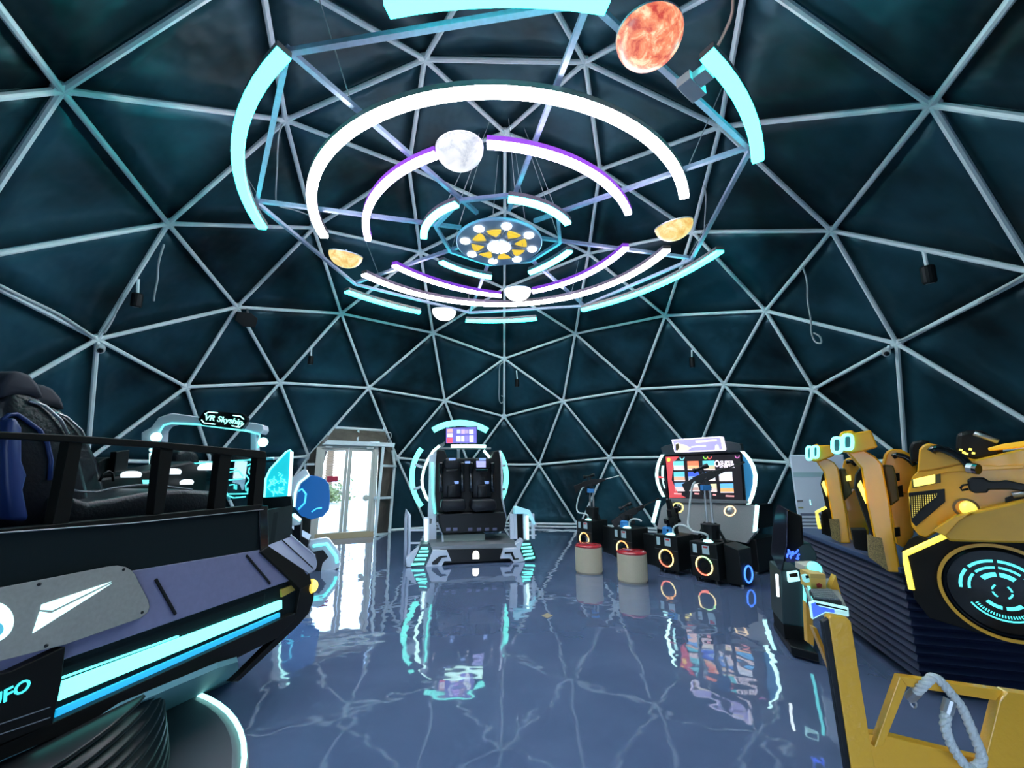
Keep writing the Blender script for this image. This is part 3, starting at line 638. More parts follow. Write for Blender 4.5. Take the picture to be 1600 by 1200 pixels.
# seat shell
shl = [(884, 226), (926, 230), (944, 276), (1192, 276), (1206, 234), (1238, 230), (1250, 300), (1252, 480), (1262, 560), (1278, 628), (1264, 692), (1100, 698), (915, 708), (890, 640), (880, 560), (872, 480), (876, 300)]
panel('seat_shell', VV(*shl), cpl(.75), .5, M_black, pod, .02)
ft = cpl(.72)
for sx, lab in ((968, 'a'), (1140, 'b')):
    st = thing('seat', None, None, (0, 0, 0)); st.parent = pod
    panel('backrest', VV((sx-48, 290), (sx-30, 275), (sx+32, 275), (sx+48, 292), (sx+58, 400), (sx+52, 500), (sx-56, 505), (sx-60, 400)), ft.off(.06), .12, M_fabric, st, .03, smooth=True)
    panel('headrest', VV((sx-38, 278), (sx+38, 276), (sx+44, 325), (sx+30, 340), (sx-30, 342), (sx-44, 326)), ft.off(.14), .1, M_fabric, st, .02, smooth=True)
    panel('lumbar_cushion', VV((sx-24, 430), (sx+22, 428), (sx+26, 500), (sx-26, 502)), ft.off(.1), .06, M_fabric, st, .015, smooth=True)
    panel('seat_cushion', VV((sx-58, 512), (sx+72, 508), (sx+84, 545), (sx+76, 572), (sx-40, 584), (sx-66, 560)), ft.off(.38), .34, M_fabric, st, .03, smooth=True)
    panel('lap_bar', VV((sx-40, 340), (sx+36, 338), (sx+28, 352), (sx-30, 354)), ft.off(.2), .05, M_blackg, st, .01)
    panel('head_badge', VV((sx-18, 276), (sx+20, 275), (sx+20, 288), (sx-18, 289)), ft.off(.145), .01, glow('badge_blue', (.25, .4, .85), .5) if 'badge_blue' not in bpy.data.materials else bpy.data.materials['badge_blue'], st)
    panel('back_badge', VV((sx+12, 406), (sx+38, 406), (sx+38, 421), (sx+16, 422)), ft.off(.065), .01, bpy.data.materials['badge_blue'], st)
    for dx in (-62, 60):
        panel('shoulder_bolster', VV((sx+dx-12, 300), (sx+dx+12, 300), (sx+dx+14, 470), (sx+dx-10, 470)), ft.off(.12), .14, M_blackg, st, .02, smooth=True)
panel('middle_badge', VV((1042, 293), (1072, 293), (1072, 306), (1042, 306)), ft.off(.13), .01, bpy.data.materials['badge_blue'], pod)
panel('head_screen', VV((1106, 292), (1160, 292), (1160, 328), (1108, 328)), ft.off(.148), .01, glow('lilac_note', (.42, .42, .85), .7), pod)
panel('foot_apron', VV((888, 590), (1268, 580), (1278, 628), (1264, 690), (915, 706), (890, 640)), ft.off(.30), .3, M_black, pod, .02)
b = MB()
for x in (935, 975, 1060, 1110, 1155, 1200): b.px(VV((x, 672), (x+24, 671), (x+24, 688), (x, 689)), ft.off(.31), .03)
b.build('foot_rests', mat('dull_violet_steel', (.12, .12, .2), .4, .4), pod, kind='stuff')
# side posts and edge lights of the shell
panel('side_post', VV((838, 262), (866, 250), (880, 232), (878, 480), (880, 740), (850, 752), (826, 740), (834, 500)), cpl(.85), .10, M_white, pod, .006)
strip('edge_light', VV((856, 300), (857, 400), (858, 500), (872, 590)), cpl(.78), .022, G_pod, pod)
strip('edge_trim', VV((1240, 232), (1250, 300), (1252, 500), (1275, 620)), cpl(.72), .022, M_white, pod)
strip('edge_trim', VV((884, 640), (915, 708), (920, 770)), cpl(.72), .022, M_white, pod)
for p_ in ((758, 312, 800, 328), (750, 452, 795, 438), (1252, 318, 1272, 318), (1252, 455, 1270, 452)):
    MB().bar(at(*V(p_[0], p_[1]), cpl(1.2)), at(*V(p_[2], p_[3]), cpl(1.15)), .03, .05).build('ring_bracket', M_white, pod)
# base
panel('lower_box', VV((914, 712), (1156, 704), (1158, 764), (918, 772)), cpl(.55), .5, mat('grey_green_box', (.30, .36, .33), .5), pod, .008)
strip('box_edge', VV((918, 772), (914, 712)), cpl(.54), .02, M_white, pod)
panel('deck_front', VV((845, 778), (1340, 760), (1330, 790), (850, 800)), cpl(.12), .10, M_grey, pod, .004)
dk = MB(); q = [at(*V(*p), fpl.off(-.1)) for p in ((845, 778), (1345, 760))]; z_ = q[0].z
dv = -fpl.n*1.25; q[1].z = z_
dk.prism([q[0], q[1], q[1]+dv, q[0]+dv], Vector((0, 0, -.08))).build('deck', mat('deck_grey', (.22, .23, .25), .4, .3), pod)
MB().prism([Vector((a.x, a.y, .02)) for a in (q[0], q[1], q[1]+dv, q[0]+dv)], Vector((0, 0, z_-.11))).build('base_body', M_black, pod)
panel('front_panel', VV((850, 798), (1335, 788), (1320, 850), (880, 866)), cpl(.06), .06, M_black, pod, .004)
for side in (0, 1):
    if side == 0:
        out = [(790, 764), (836, 764), (857, 800), (815, 896), (736, 896), (780, 790)]; wing = [(857, 800), (940, 800), (965, 862), (925, 862), (905, 898), (815, 896)]
        zig = [(855, 868), (890, 838), (905, 832), (940, 830), (940, 838), (912, 842), (886, 878), (855, 880)]
        st5 = [((792, 789), (832, 788)), ((782, 808), (836, 806)), ((770, 830), (832, 828)), ((758, 852), (822, 850)), ((742, 880), (812, 876))]
    else:
        out = [(1375, 742), (1412, 742), (1452, 842), (1440, 856), (1385, 862), (1355, 800)]; wing = [(1262, 790), (1350, 786), (1385, 862), (1320, 870), (1296, 846), (1242, 848)]
        zig = [(1268, 810), (1312, 808), (1326, 846), (1346, 844), (1346, 852), (1318, 854), (1302, 818), (1268, 820)]
        st5 = [((1370, 766), (1414, 764)), ((1364, 786), (1420, 782)), ((1370, 806), (1426, 802)), ((1376, 826), (1432, 820)), ((1384, 848), (1440, 840))]
    blk = thing('light_block', None, None, (0, 0, 0)); blk.parent = pod
    panel('block', VV(*out), fpl, .35, mat('dark_teal_block', (.03, .07, .08), .4) if side == 0 else bpy.data.materials['dark_teal_block'], blk, .006)
    for (xa, ya), (xb, yb) in st5:
        panel('light_slat', VV((xa, ya-6), (xb, yb-6), (xb-2, yb+6), (xa-4, ya+6)), fpl.off(.006), .01, G_pod, blk, .002)
    panel('wing_panel', VV(*wing), fpl.off(-.01), .2, M_white, pod, .006)
    panel('wing_mark', VV(*zig), fpl.off(.0), .012, M_black, pod)
panel('side_skirt', VV((705, 850), (780, 790), (736, 896), (708, 893)), fpl.off(-.01), .3, M_white, pod, .006)
panel('side_skirt', VV((1330, 768), (1368, 735), (1374, 745), (1352, 800), (1342, 790)), fpl.off(-.01), .2, M_white, pod, .004)
panel('arch_lamp', VV(*[(1086, 850), (1086, 822), (1092, 808), (1104, 802), (1117, 808), (1123, 820), (1123, 848)]), cpl(.045), .02, G_warm, pod, .004)
for p_ in ((885, 898), (1318, 872)): 
    c = at(*V(*p_), fpl.off(-.06)); c.z = 0; MB().lathe([(.03, 0), (.03, .03), (.015, .06)], c, n=10).build('foot', M_black, pod)
# side railings
sl = cpl(.25)
MB().tube([at(*V(*p), sl) for p in ((702, 880), (706, 620), (712, 570), (726, 600), (722, 880))], .028, 8).build('hand_rail', M_white, pod, smooth=True)
for (a, b_) in (((722, 685), (812, 684)), ((722, 758), (835, 757))): MB().bar(at(*V(*a), sl), at(*V(*b_), cpl(.35)), .03, .03).build('hand_rail', M_white, pod)
panel('light_post', VV((806, 612), (838, 614), (838, 768), (806, 768)), cpl(.3), .08, M_white, pod, .004)
strip('post_light', VV((821, 622), (821, 764)), cpl(.3), .025, glow('post_light', (.6, 1, .9), 2.2), pod, .01)
panel('post_screen', VV((840, 616), (856, 622), (852, 648), (840, 652)), cpl(.32), .05, M_grey, pod, .004)
panel('gate_top', VV((1322, 556), (1340, 550), (1412, 572), (1444, 648), (1436, 656), (1398, 592), (1322, 592)), cpl(.1), .12, glow('gate_top_light', (.1, .5, .65), .6, (.6, .8, .85)), pod, .004)
for xs in ((1296, 1318), (1318, 1336), (1372, 1402), (1418, 1436)):
    panel('gate_post', VV((xs[0], 592), (xs[1], 592), (xs[1]+4, 735), (xs[0]+4, 735)), cpl(.14), .05, M_white, pod, .003)
strip('post_light', VV((1396, 604), (1398, 738)), cpl(.1), .025, bpy.data.materials['post_light'], pod, .01)
panel('gate_filter', VV((1338, 596), (1370, 596), (1372, 735), (1340, 735)), cpl(.22), .03, M_black, pod)
for yy in (655, 685, 715): MB().bar(at(*V(1400, yy), cpl(.12)), at(*V(1446, yy-2), cpl(.2)), .022, .022).build('rung', M_white, pod)
# ------------------------------------------------------------------ target-shooting console
SN = Vector((-.82, -.57, 0))
sp0 = pld(1156, 745, 7.1, SN)
gun_c = thing('shooting_console', 'wide dark shooting-game console with glowing menu screen and light arcs', 'game machine', (3.9, 2.4, 0))
W = lambda x, y: (1000+x/8, 670+y/8)
WW = lambda *p: [W(*a) for a in p]
X4 = lambda x, y: (860+x/4.2105, 660+y/4.2105)
XX = lambda *p: [X4(*a) for a in p]
panel('screen_bezel', WW((290, 330), (1275, 285), (1330, 930), (350, 880)), sp0, .08, M_blackg, gun_c, .006)
scr = thing('menu_screen', None, None, (0, 0, 0)); scr.parent = gun_c
so_ = sp0.off(.004)
panel('picture_field', WW((320, 350), (1250, 318), (1290, 905), (368, 862)), so_, .003, glow('screen_dark', (.02, .014, .022), .5, (.01, .01, .012)), scr)
panel('red_edge', WW((320, 350), (490, 345), (420, 420), (395, 640), (470, 800), (575, 862), (368, 862)), so_.off(.003), .003, glow('screen_red', (.62, .03, .04), .8), scr)
tiles = [[(415, 405, 545, 515, (.15, .6, .65), (.75, .6, .6)), (590, 405, 730, 515, (.8, .18, .06), (.9, .45, .2)), (780, 400, 930, 515, (.1, .55, .6), (.6, .5, .3))],
         [(420, 540, 555, 655, (.1, .55, .65), (.75, .4, .25)), (600, 540, 740, 650, (.02, .08, .6), (.25, .4, .7)), (785, 540, 935, 650, (.05, .2, .6), (.6, .6, .65)), (985, 540, 1150, 655, (.7, .75, .85), (.8, .7, .7))],
         [(430, 675, 570, 780, (.15, .4, .8), (.85, .55, .5)), (610, 680, 745, 780, (.8, .75, .7), (.5, .3, .25)), (850, 690, 955, 790, (.7, .65, .4), (.8, .6, .5)), (1000, 685, 1165, 800, (.12, .45, .85), (.85, .4, .12))]]
for row in tiles:
    for x0, y0_, x1, y1_, ca, cb in row:
        ym = y0_+(y1_-y0_)*.5
        tt = thing('game_tile', None, None, (0, 0, 0)); tt.parent = scr
        b = panel('game_tile', WW((x0, y0_), (x1, y0_-4), (x1+3, ym), (x0+3, ym)), so_.off(.003), .003, glow('tile_%d' % len(bpy.data.materials), ca, .9), scr)
        c = panel('game_tile', WW((x0+3, ym), (x1+3, ym), (x1+8, y1_-14), (x0+6, y1_-14)), so_.off(.003), .003, glow('tile_%d' % len(bpy.data.materials), cb, .9), scr)
        d = panel('tile_caption', WW((x0+6, y1_-13), (x1+8, y1_-13), (x1+9, y1_), (x0+7, y1_)), so_.off(.003), .003, glow('tile_caption', (.9, .7, .7), .9) if 'tile_caption' not in bpy.data.materials else bpy.data.materials['tile_caption'], scr)
        bpy.data.objects.remove(tt)
for x0, x1, y0_ in ((425, 520, 800), (1070, 1175, 830), (680, 740, 800), (910, 950, 815)):
    panel('red_caption', WW((x0, y0_), (x1, y0_+4), (x1, y0_+22), (x0, y0_+18)), so_.off(.004), .003, glow('cap_red', (.95, .35, .35), .9) if 'cap_red' not in bpy.data.materials else bpy.data.materials['cap_red'], scr)
for cx, cy, c in ((525, 355, (.2, .6, .7)), (818, 345, (.25, .75, .05)), (868, 345, (.75, .06, .06)), (1215, 335, (.5, .1, .35))):
    g_ = glow('menu_icon_%d' % len(bpy.data.materials), c, 1)
    band('menu_icon', arcpts(cx, cy, 32, 32, 180, 360, 10), arcpts(cx, cy, 20, 20, 180, 360, 10), PL(so_.p, so_.n), .003, g_, scr) if 0 else band('menu_icon', [W(*p) for p in arcpts(cx, cy, 32, 36, 180, 360, 10)], [W(*p) for p in arcpts(cx, cy, 20, 22, 180, 360, 10)], so_.off(.004), .003, g_, scr)
panel('gold_badge', [W(*p) for p in arcpts(357, 388, 24, 26, 0, 330, 11)], so_.off(.007), .003, glow('gold_badge', (1, .55, .04), 1), scr)
G_let = glow('menu_lettering', (.9, .8, .9), 1.0)
rx = at(*W(1170, 440), so_)-at(*W(940, 440), so_)
text('menu_lettering', 'SUPER', at(*W(1085, 424), so_.off(.004)), rx, (0, 0, 1), .085, G_let, scr, .003, .02)
text('menu_lettering', 'SNIPER', at(*W(1085, 466), so_.off(.004)), rx, (0, 0, 1), .085, G_let, scr, .003, .02)
band('menu_emblem', [W(*p) for p in arcpts(962, 435, 34, 42, 0, 360, 16)], [W(*p) for p in arcpts(962, 435, 19, 25, 0, 360, 16)], so_.off(.004), .003, G_let, scr)
# side light arcs
G_arc = glow('console_arc', (.6, 1, .97), 3)
def arcstrip(name, pts, wd, pl, th, m, par):
    band(name, [W(x-wd/2, y) for x, y in pts], [W(x+wd/2, y) for x, y in pts], pl, th, m, par)
arcstrip('light_arc', [(276, 322), (235, 400), (210, 490), (202, 580), (215, 670), (245, 760), (290, 850)], 26, sp0.off(.02), .06, G_arc, gun_c)
arcstrip('light_arc', [(284, 460), (276, 530), (278, 600), (290, 670), (312, 745)], 22, sp0.off(.01), .04, glow('console_arc_dim', (.5, .95, .95), 1.4), gun_c)
arcstrip('light_arc', [(1268, 280), (1340, 360), (1400, 460), (1432, 580), (1425, 700), (1395, 830), (1345, 945)], 32, sp0.off(.02), .06, G_arc, gun_c)
panel('arc_wing', WW((285, 322), (320, 345), (368, 862), (300, 855), (250, 760), (212, 600), (235, 420)), sp0.off(-.01), .04, M_black, gun_c)
panel('arc_wing', WW((1262, 285), (1330, 360), (1400, 500), (1415, 640), (1395, 800), (1335, 935)), sp0.off(-.01), .04, glow('blue_wing', (.02, .2, .42), .4, (.03, .15, .3)), gun_c)
panel('red_mark', WW((218, 592), (288, 596), (288, 618), (218, 614)), sp0.off(.03), .02, G_red, gun_c)
# header
hp = sp0.off(.10)
panel('header_bracket', WW((258, 240), (300, 215), (400, 190), (1040, 150), (1250, 185), (1275, 285), (290, 330)), sp0.off(-.02), .10, mat('dark_slate', (.02, .032, .042), .5), gun_c, .006)
hd = thing('header_sign', None, None, (0, 0, 0)); hd.parent = gun_c
panel('sign_frame', WW((395, 135), (990, 93), (1012, 100), (1045, 255), (1030, 272), (445, 296), (428, 285), (396, 150)), hp, .10, glow('sign_frame_light', (.85, .8, .95), 1.1), hd, .003)
panel('sign_face', WW((412, 146), (985, 108), (1002, 115), (1028, 250), (1016, 260), (450, 283), (437, 272)), hp.off(.004), .006, glow('sign_lilac', (.36, .31, .66), .9), hd)
panel('sign_patch', WW((440, 190), (470, 172), (500, 190), (560, 200), (640, 240), (600, 270), (450, 280)), hp.off(.007), .004, glow('sign_cream', (.75, .68, .5), .9), hd)
panel('sign_patch', WW((445, 195), (478, 185), (492, 230), (470, 270), (448, 268)), hp.off(.010), .004, mat('sign_brown', (.10, .06, .03), .6), hd)
panel('sign_patch', WW((935, 262), (940, 215), (958, 198), (980, 205), (992, 258)), hp.off(.007), .004, glow('sign_pale', (.8, .85, .85), .9), hd)
panel('sign_bar', WW((690, 150), (955, 128), (962, 152), (700, 178)), hp.off(.007), .004, bpy.data.materials['sign_cream'], hd)
panel('sign_bar', WW((640, 218), (822, 205), (824, 220), (644, 234)), hp.off(.007), .004, bpy.data.materials['sign_pale'], hd)
# lower body
lp = sp0.off(.05)
lowp = pl3(at(*X4(780, 520), lp), at(*X4(1360, 545), lp), at(*X4(1340, 730), lp.off(.10)))
M_gm = mat('grey_brushed_front', (.23, .23, .24), .5, noise=.08, nscale=80)
panel('front_panel', XX((770, 518), (1362, 545), (1345, 728), (1290, 795), (1100, 760), (700, 700), (730, 560)), lowp, .06, M_gm, gun_c, .005)
panel('shelf_edge', XX((760, 500), (1290, 515), (1292, 535), (765, 525)), lp.off(.04), .12, M_grey, gun_c, .004)
for cx, cy, m in ((835, 562, 'ring_gold'), (1180, 582, 'ring_amber')):
    g_ = glow(m, (1, .85, .25) if m == 'ring_gold' else (1, .72, .4), 1.5)
    band('speaker_ring', [X4(*p) for p in arcpts(cx, cy, 40, 35, 0, 360, 22, -.15)], [X4(*p) for p in arcpts(cx, cy, 33, 28, 0, 360, 22, -.15)], lowp.off(.012), .02, g_, gun_c)
    c = at(*X4(cx, cy), lowp); r_ = (at(*X4(cx+33, cy), lowp)-c).length*.8
    MB().ball(c, r_, lowp.n, .35 if m == 'ring_gold' else .6, 18, 0, 90).build('speaker_cone', M_blackg if m == 'ring_gold' else M_steel, gun_c, smooth=True)
for ps in ([(698, 512), (718, 512), (680, 660), (662, 658)], [(1346, 542), (1368, 544), (1352, 712), (1330, 722)]):
    panel('side_light', XX(*ps), lowp.off(.02), .04, glow('console_side_light', (.5, 1, 1), 2.6) if 'console_side_light' not in bpy.data.materials else bpy.data.materials['console_side_light'], gun_c, .004)
bl = at(*X4(700, 690), lowp); br = at(*X4(1345, 700), lowp); bt = -SN.normalized()
MB().loft([[Vector((p.x, p.y, z)) for p in (bl, br, br+bt*.75, bl+bt*.75)] for z in (.03, bl.z)]).build('cabinet', M_black, gun_c, .01)
a_ = at(*X4(1345, 640), lowp); 
MB().loft([[Vector((p.x, p.y, z)) for p in (bl, br+(br-bl).normalized()*.05, br+bt*.7+(br-bl).normalized()*.05, bl+bt*.7)] for z in (.03, at(*X4(780, 520), lp).z)]).build('cabinet', M_black, gun_c) if 0 else None
MB().loft([[at(*X4(*p), lp)+bt*d for p in ((770, 520), (1362, 545), (1362, 700), (700, 690))] for d in (.08, .55)]).build('cabinet_body', M_black, gun_c)
for p_ in (br+bt*.1, br+bt*.6):
    MB().lathe([(.035, 0), (.035, .03)], Vector((p_.x, p_.y, 0))-(br-bl).normalized()*.1, n=12).build('caster', M_steel, gun_c)

# ------------------------------------------------------------------ four gun stations and their linking panels
M_st = mat('station_black', (.005, .0065, .0075), .5, spec=.35)
M_lab = mat('pale_label', (.45, .6, .65), .5)
gunmat = mat('gun_metal', (.004, .004, .005), .38, spec=.35)
G_fire = [glow('ring_fire_a', (1, .45, .12), 1.5), glow('ring_fire_b', (1, .8, .35), 1.6), glow('ring_fire_c', (.95, .2, .1), 1.4), glow('ring_fire_d', (.5, .95, .4), 1.3)]
M_blueb = mat('blue_bracket', (.04, .22, .55), .4)
SD = Vector((.57, -.82, 0)).normalized()                  # along the row, towards the camera side
SF = SN.normalized()                                      # the stations' front
SLAB = ['gun station at the far left of the row, rifle raised high', 'second gun station from the left, rifle folded low', 'third gun station, rifle hanging low before the console', 'nearest gun station on the right, rifle raised before the screen']
def station(i, fp, h, up_, gdir):
    o = Vector((fp[0], fp[1], 0)); t = thing('gun_station', SLAB[i], 'game station', o, 'gun stations of the shooting console')
    L = lambda a, b_, c: o+SD*a+SF*b_+Vector((0, 0, c))
    wd = .21
    MB().loft([[L(-wd, 0, z), L(wd, 0, z), L(wd*.9, -.5, z), L(-wd*.9, -.5, z)] for z in (.06, h)]).build('pedestal', M_st, t, .012)
    MB().prism([L(-wd, .004, h*.62), L(wd, .004, h*.62), L(wd, .004, h*.625), L(-wd, .004, h*.625)], SF*.004).build('panel_joint', M_grey, t)
    for a, ww, hh in ((-.13, .045, .12), (.04, .075, .12)):
        MB().prism([L(a-ww*.7, .002, h-.04), L(a+ww*.7, .002, h-.04), L(a+ww*.7, .002, h-.04-hh), L(a-ww*.7, .002, h-.04-hh)], SF*.004).build('label_plate', M_lab, t)
    MB().prism([L(.0, .006, h-.05), L(.08, .006, h-.05), L(.07, .006, h-.075), L(.01, .006, h-.075)], SF*.003).build('label_mark', mat('mark_red', (.6, .05, .06), .5) if 'mark_red' not in bpy.data.materials else bpy.data.materials['mark_red'], t)
    c = L(0, .012, .235); rr_ = .125
    for k in range(4):
        MB().tube([c+SD*math.cos(math.radians(a))*rr_+Vector((0, 0, math.sin(math.radians(a))*rr_)) for a in range(90*k+20, 90*k+113, 8)], .011, 6).build('ring_light', G_fire[(0, 1, 2, 1)[k] if k else (3 if i == 3 else 0)], t, smooth=True)
    MB().lathe([(.112, 0), (.10, .006), (.05, .002)], L(0, .002, .235), SF, 20).build('speaker', M_blackg, t)
    for a in (-.14, .14):
        MB().lathe([(.028, 0), (.028, .05)], L(a, -.05, 0), n=10).build('caster', M_black, t)
        MB().lathe([(.028, 0), (.028, .06)], L(a, -.42, 0), n=10).build('caster', M_black, t)
    # mount
    MB().lathe([(.075, 0), (.06, .02), (.03, .03)], L(.02, -.12, h), n=16).build('mount_light', G_cyw, t)
    zt_ = h+up_
    g = L(-.02, -.25, zt_)
    if up_ > .4:
        MB().lathe([(.15, 0), (.15, .02), (.12, .03), (.14, .24), (.05, .26)], L(0, -.25, h), n=14).build('mount_drum', M_st, t)
        for a in (-1, 1): MB().bar(L(a*.22, -.25, h), L(a*.08, -.25, h+.26), .025, .03).build('brace', M_black, t)
        for a in (-.045, .045): MB().lathe([(.018, 0), (.018, up_-.30)], L(a, -.25, h+.2), n=10).build('mount_tube', M_steel, t)
        MB().bar(L(-.0, -.22, zt_-.18), L(.0, -.22, zt_-.10), .14, .09).build('mount_bracket', M_blueb, t, .006)
        hose = [L(.02, -.1, h+.03), L(.05, -.06, h+.10), L(-.02, -.02, h+.13), L(-.14, 0, h+.14), L(-.22, -.02, h+.22), L(-.22, -.06, h+.38), L(-.16, -.12, zt_-.12), L(-.10, -.18, zt_-.04)]
    else:
        MB().lathe([(.09, 0), (.08, .10), (.05, .12)], L(-.05, -.15, h), n=14).build('mount_bracket', M_blueb, t)
        MB().bar(L(-.03, -.2, h+.08), L(-.03, -.2, zt_), .08, .08, SF).build('mount_column', M_st, t, .006)
        hose = [L(.06, -.14, h+.02), L(.08, -.12, h+.10), L(.16, -.1, h+.16), L(.26, -.12, h+.17), L(.33, -.15, h+.14)]
    # smooth hose
    sm = []
    for k in range(len(hose)-1):
        p0, p1, p2, p3 = hose[max(k-1, 0)], hose[k], hose[k+1], hose[min(k+2, len(hose)-1)]
        for s_ in range(5):
            u = s_/5; sm.append(.5*((2*p1)+(p2-p0)*u+(2*p0-5*p1+4*p2-p3)*u*u+(3*p1-p0-3*p2+p3)*u**3))
    MB().tube(sm+[hose[-1]], .016, 7).build('hose', M_cable, t, smooth=True)
    # rifle: direction gdir
    G = Vector(gdir).normalized(); up = Vector((0, 0, 1)); up = (up-G*up.dot(G)).normalized(); sd = G.cross(up)
    gp_ = lambda a, b_: g+G*a*.68+up*b_*1.3
    rf = thing('rifle', None, None, (0, 0, 0)); rf.parent = t
    pr = lambda pts, w_: MB().prism([gp_(a, b_)+sd*w_*.7 for a, b_ in pts], -sd*w_*1.4)
    pr([(-.52, -.10), (-.52, .03), (-.30, .045), (-.22, .05), (-.22, -.01), (-.34, -.04)], .05).build('stock', gunmat, rf, .006)
    pr([(-.24, -.02), (-.24, .06), (.20, .06), (.24, .03), (.22, -.03), (.0, -.04)], .06).build('receiver', gunmat, rf, .006)
    pr([(-.20, -.03), (-.13, -.03), (-.17, -.16), (-.23, -.16)], .045).build('grip', gunmat, rf, .006)
    pr([(-.05, -.03), (.05, -.03), (.03, -.14), (-.05, -.14)], .04).build('magazine', gunmat, rf, .004)
    pr([(.2, -.02), (.22, .045), (.46, .035), (.46, -.01)], .05).build('fore_end', gunmat, rf, .006)
    MB().tube([gp_(.45, .015), gp_(.82, .015), gp_(.83, .015), gp_(.92, .015)], [.012, .012, .018, .018], 8).build('barrel', gunmat if i not in (0,) else M_steel, rf)
    MB().tube([gp_(-.16, .125), gp_(-.10, .125), gp_(-.08, .125), gp_(.06, .125), gp_(.1, .125), gp_(.2, .125)], [.038, .038, .022, .022, .034, .036], 10).build('scope', gunmat, rf)
    for a in (-.04, .05): MB().bar(gp_(a, .05), gp_(a, .11), .02, .03, G).build('scope_mount', gunmat, rf)
    MB().bar(g-up*.16, g, .1, .07, G).build('cradle', gunmat, t, .006)
st_def = [((1.64, 3.03), .60, .72, (.85, -.3, .22)), ((2.13, 2.0), .58, .22, (.7, -.1, .35)), ((2.60, 1.17), .58, .24, (-.15, -.1, .75)), ((2.95, .62), .56, .92, (.75, -.35, .33))]
for i, a in enumerate(st_def): station(i, *a)
lk = [Vector((*a[0], 0)) for a in st_def]
for i in (0, 1, 2):
    a, b_ = lk[i]-SF*.28+SD*.24, lk[i+1]-SF*.28-SD*.24
    m_ = MB(); m_.prism([a, b_, b_+Vector((0, 0, .5)), a+Vector((0, 0, .5))], -SF*.08)
    tag(m_.build('link_panel', M_st, None, .01), 'black low panel joining the %s gun stations' % ('first and second', 'second and third', 'third and nearest')[i], 'panel', 'panels linking the gun stations')
e_ = lk[3]-SF*.15+SD*.23; e2 = e_+SD*.22
blk = MB(); blk.prism([e_+Vector((0, 0, .03)), e2+Vector((0, 0, .03)), e2+Vector((0, 0, .50)), e_+Vector((0, 0, .56))], -SF*.35)
eb = thing('end_box', 'black box at the near end of the gun row with blue half-ring light', 'cabinet', e_)
blk.build('body', M_st, eb, .01)
c = e2-SF*.18+Vector((0, 0, .16))+SD*.012
MB().tube([c+SF*math.cos(math.radians(a))*.11+Vector((0, 0, math.sin(math.radians(a))*.11)) for a in range(-90, 271, 15)], .012, 6).build('ring_light', glow('ring_blue', (.05, .2, 1), 2.2), eb, smooth=True)
MB().lathe([(.03, 0), (.03, .03)], e2-SF*.1-SD*.05, n=10).build('caster', M_steel, eb)
# ------------------------------------------------------------------ stools
M_cream = mat('cream_upholstery', (.56, .47, .34), .7, noise=.05, nscale=80)
M_redtop = mat('red_glossy_seat', (.42, .02, .03), .12, coat=.4)
for (x, y), lab in (((1.38, 1.30), 'cream drum stool with red top, left and farther of the two'), ((1.92, .74), 'cream drum stool with red top, right and nearer of the two')):
    t = thing('drum_stool', lab, 'stool', (x, y, 0), 'drum stools before the gun row')
    MB().lathe([(.20, 0), (.205, .012), (.215, .03), (.215, .38), (.212, .395)], (x, y, 0), n=40).build('drum', M_cream, t, smooth=False)
    MB().lathe([(.214, .395), (.217, .405), (.205, .425), (.12, .432), (.01, .434)], (x, y, 0), n=40).build('seat', M_redtop, t, smooth=True)
    MB().lathe([(.19, .0), (.19, .012)], (x, y, 0), n=30).build('foot_ring', M_black, t)
# ------------------------------------------------------------------ air conditioner
ACp = pld(1262, 800, 5.9, (-.55, -.83, 0))
ac = thing('air_conditioner', 'tall white standing air conditioner with louvred front by the dome wall', 'appliance', at(1275, 890, ACp)*1)
ac.location.z = 0
Y7 = lambda x, y: (1140+x/5, 600+y/5)
M_ac = mat('cool_white_panel', (.60, .68, .80), .35)
acb = [at(*p, ACp) for p in ((1234, 711), (1318, 708), (1345, 920), (1268.5, 905))]
for p in acb: pass
tl_, tr_ = acb[0], acb[1]; tr_.z = tl_.z
MB().loft([[Vector((p.x, p.y, z)) for p in (tl_, tr_, tr_-ACp.n*.4, tl_-ACp.n*.4)] for z in (0, tl_.z)]).build('body', M_ac, ac, .015)
af = PL(tl_, ACp.n)
panel('face_joint', [(1239, 738), (1300, 738), (1301, 745), (1240, 745)], af.off(.004), .006, mat('pale_teal_strip', (.32, .5, .55), .35), ac)
for k in range(17):
    y_ = 806+k*5.6; x_ = 1251.3+(y_-806)*.17
    panel('louvre', [(x_, y_), (x_+62, y_), (x_+62.5, y_+3.3), (x_+.5, y_+3.3)], af.off(.012), .014, M_ac, ac)
panel('louvre_recess', [(1250.5, 802), (1318, 802), (1335, 905), (1268, 905)], af.off(.001), .003, mat('louvre_shadow', (.10, .13, .2), .7), ac)  # flat dark sheet paints the shade behind the louvres
panel('badge', [(1245.5, 781.5), (1254.5, 781), (1254.8, 784), (1246, 784.5)], af.off(.004), .004, M_grey, ac)
panel('badge', [(1247, 792), (1255, 792), (1255.5, 794.5), (1247.5, 794.5)], af.off(.004), .004, mat('badge_olive', (.3, .3, .15), .4), ac)
panel('indicator', [(1265, 781), (1266, 781), (1267.3, 789), (1266.3, 789)], af.off(.004), .003, G_cyw, ac)
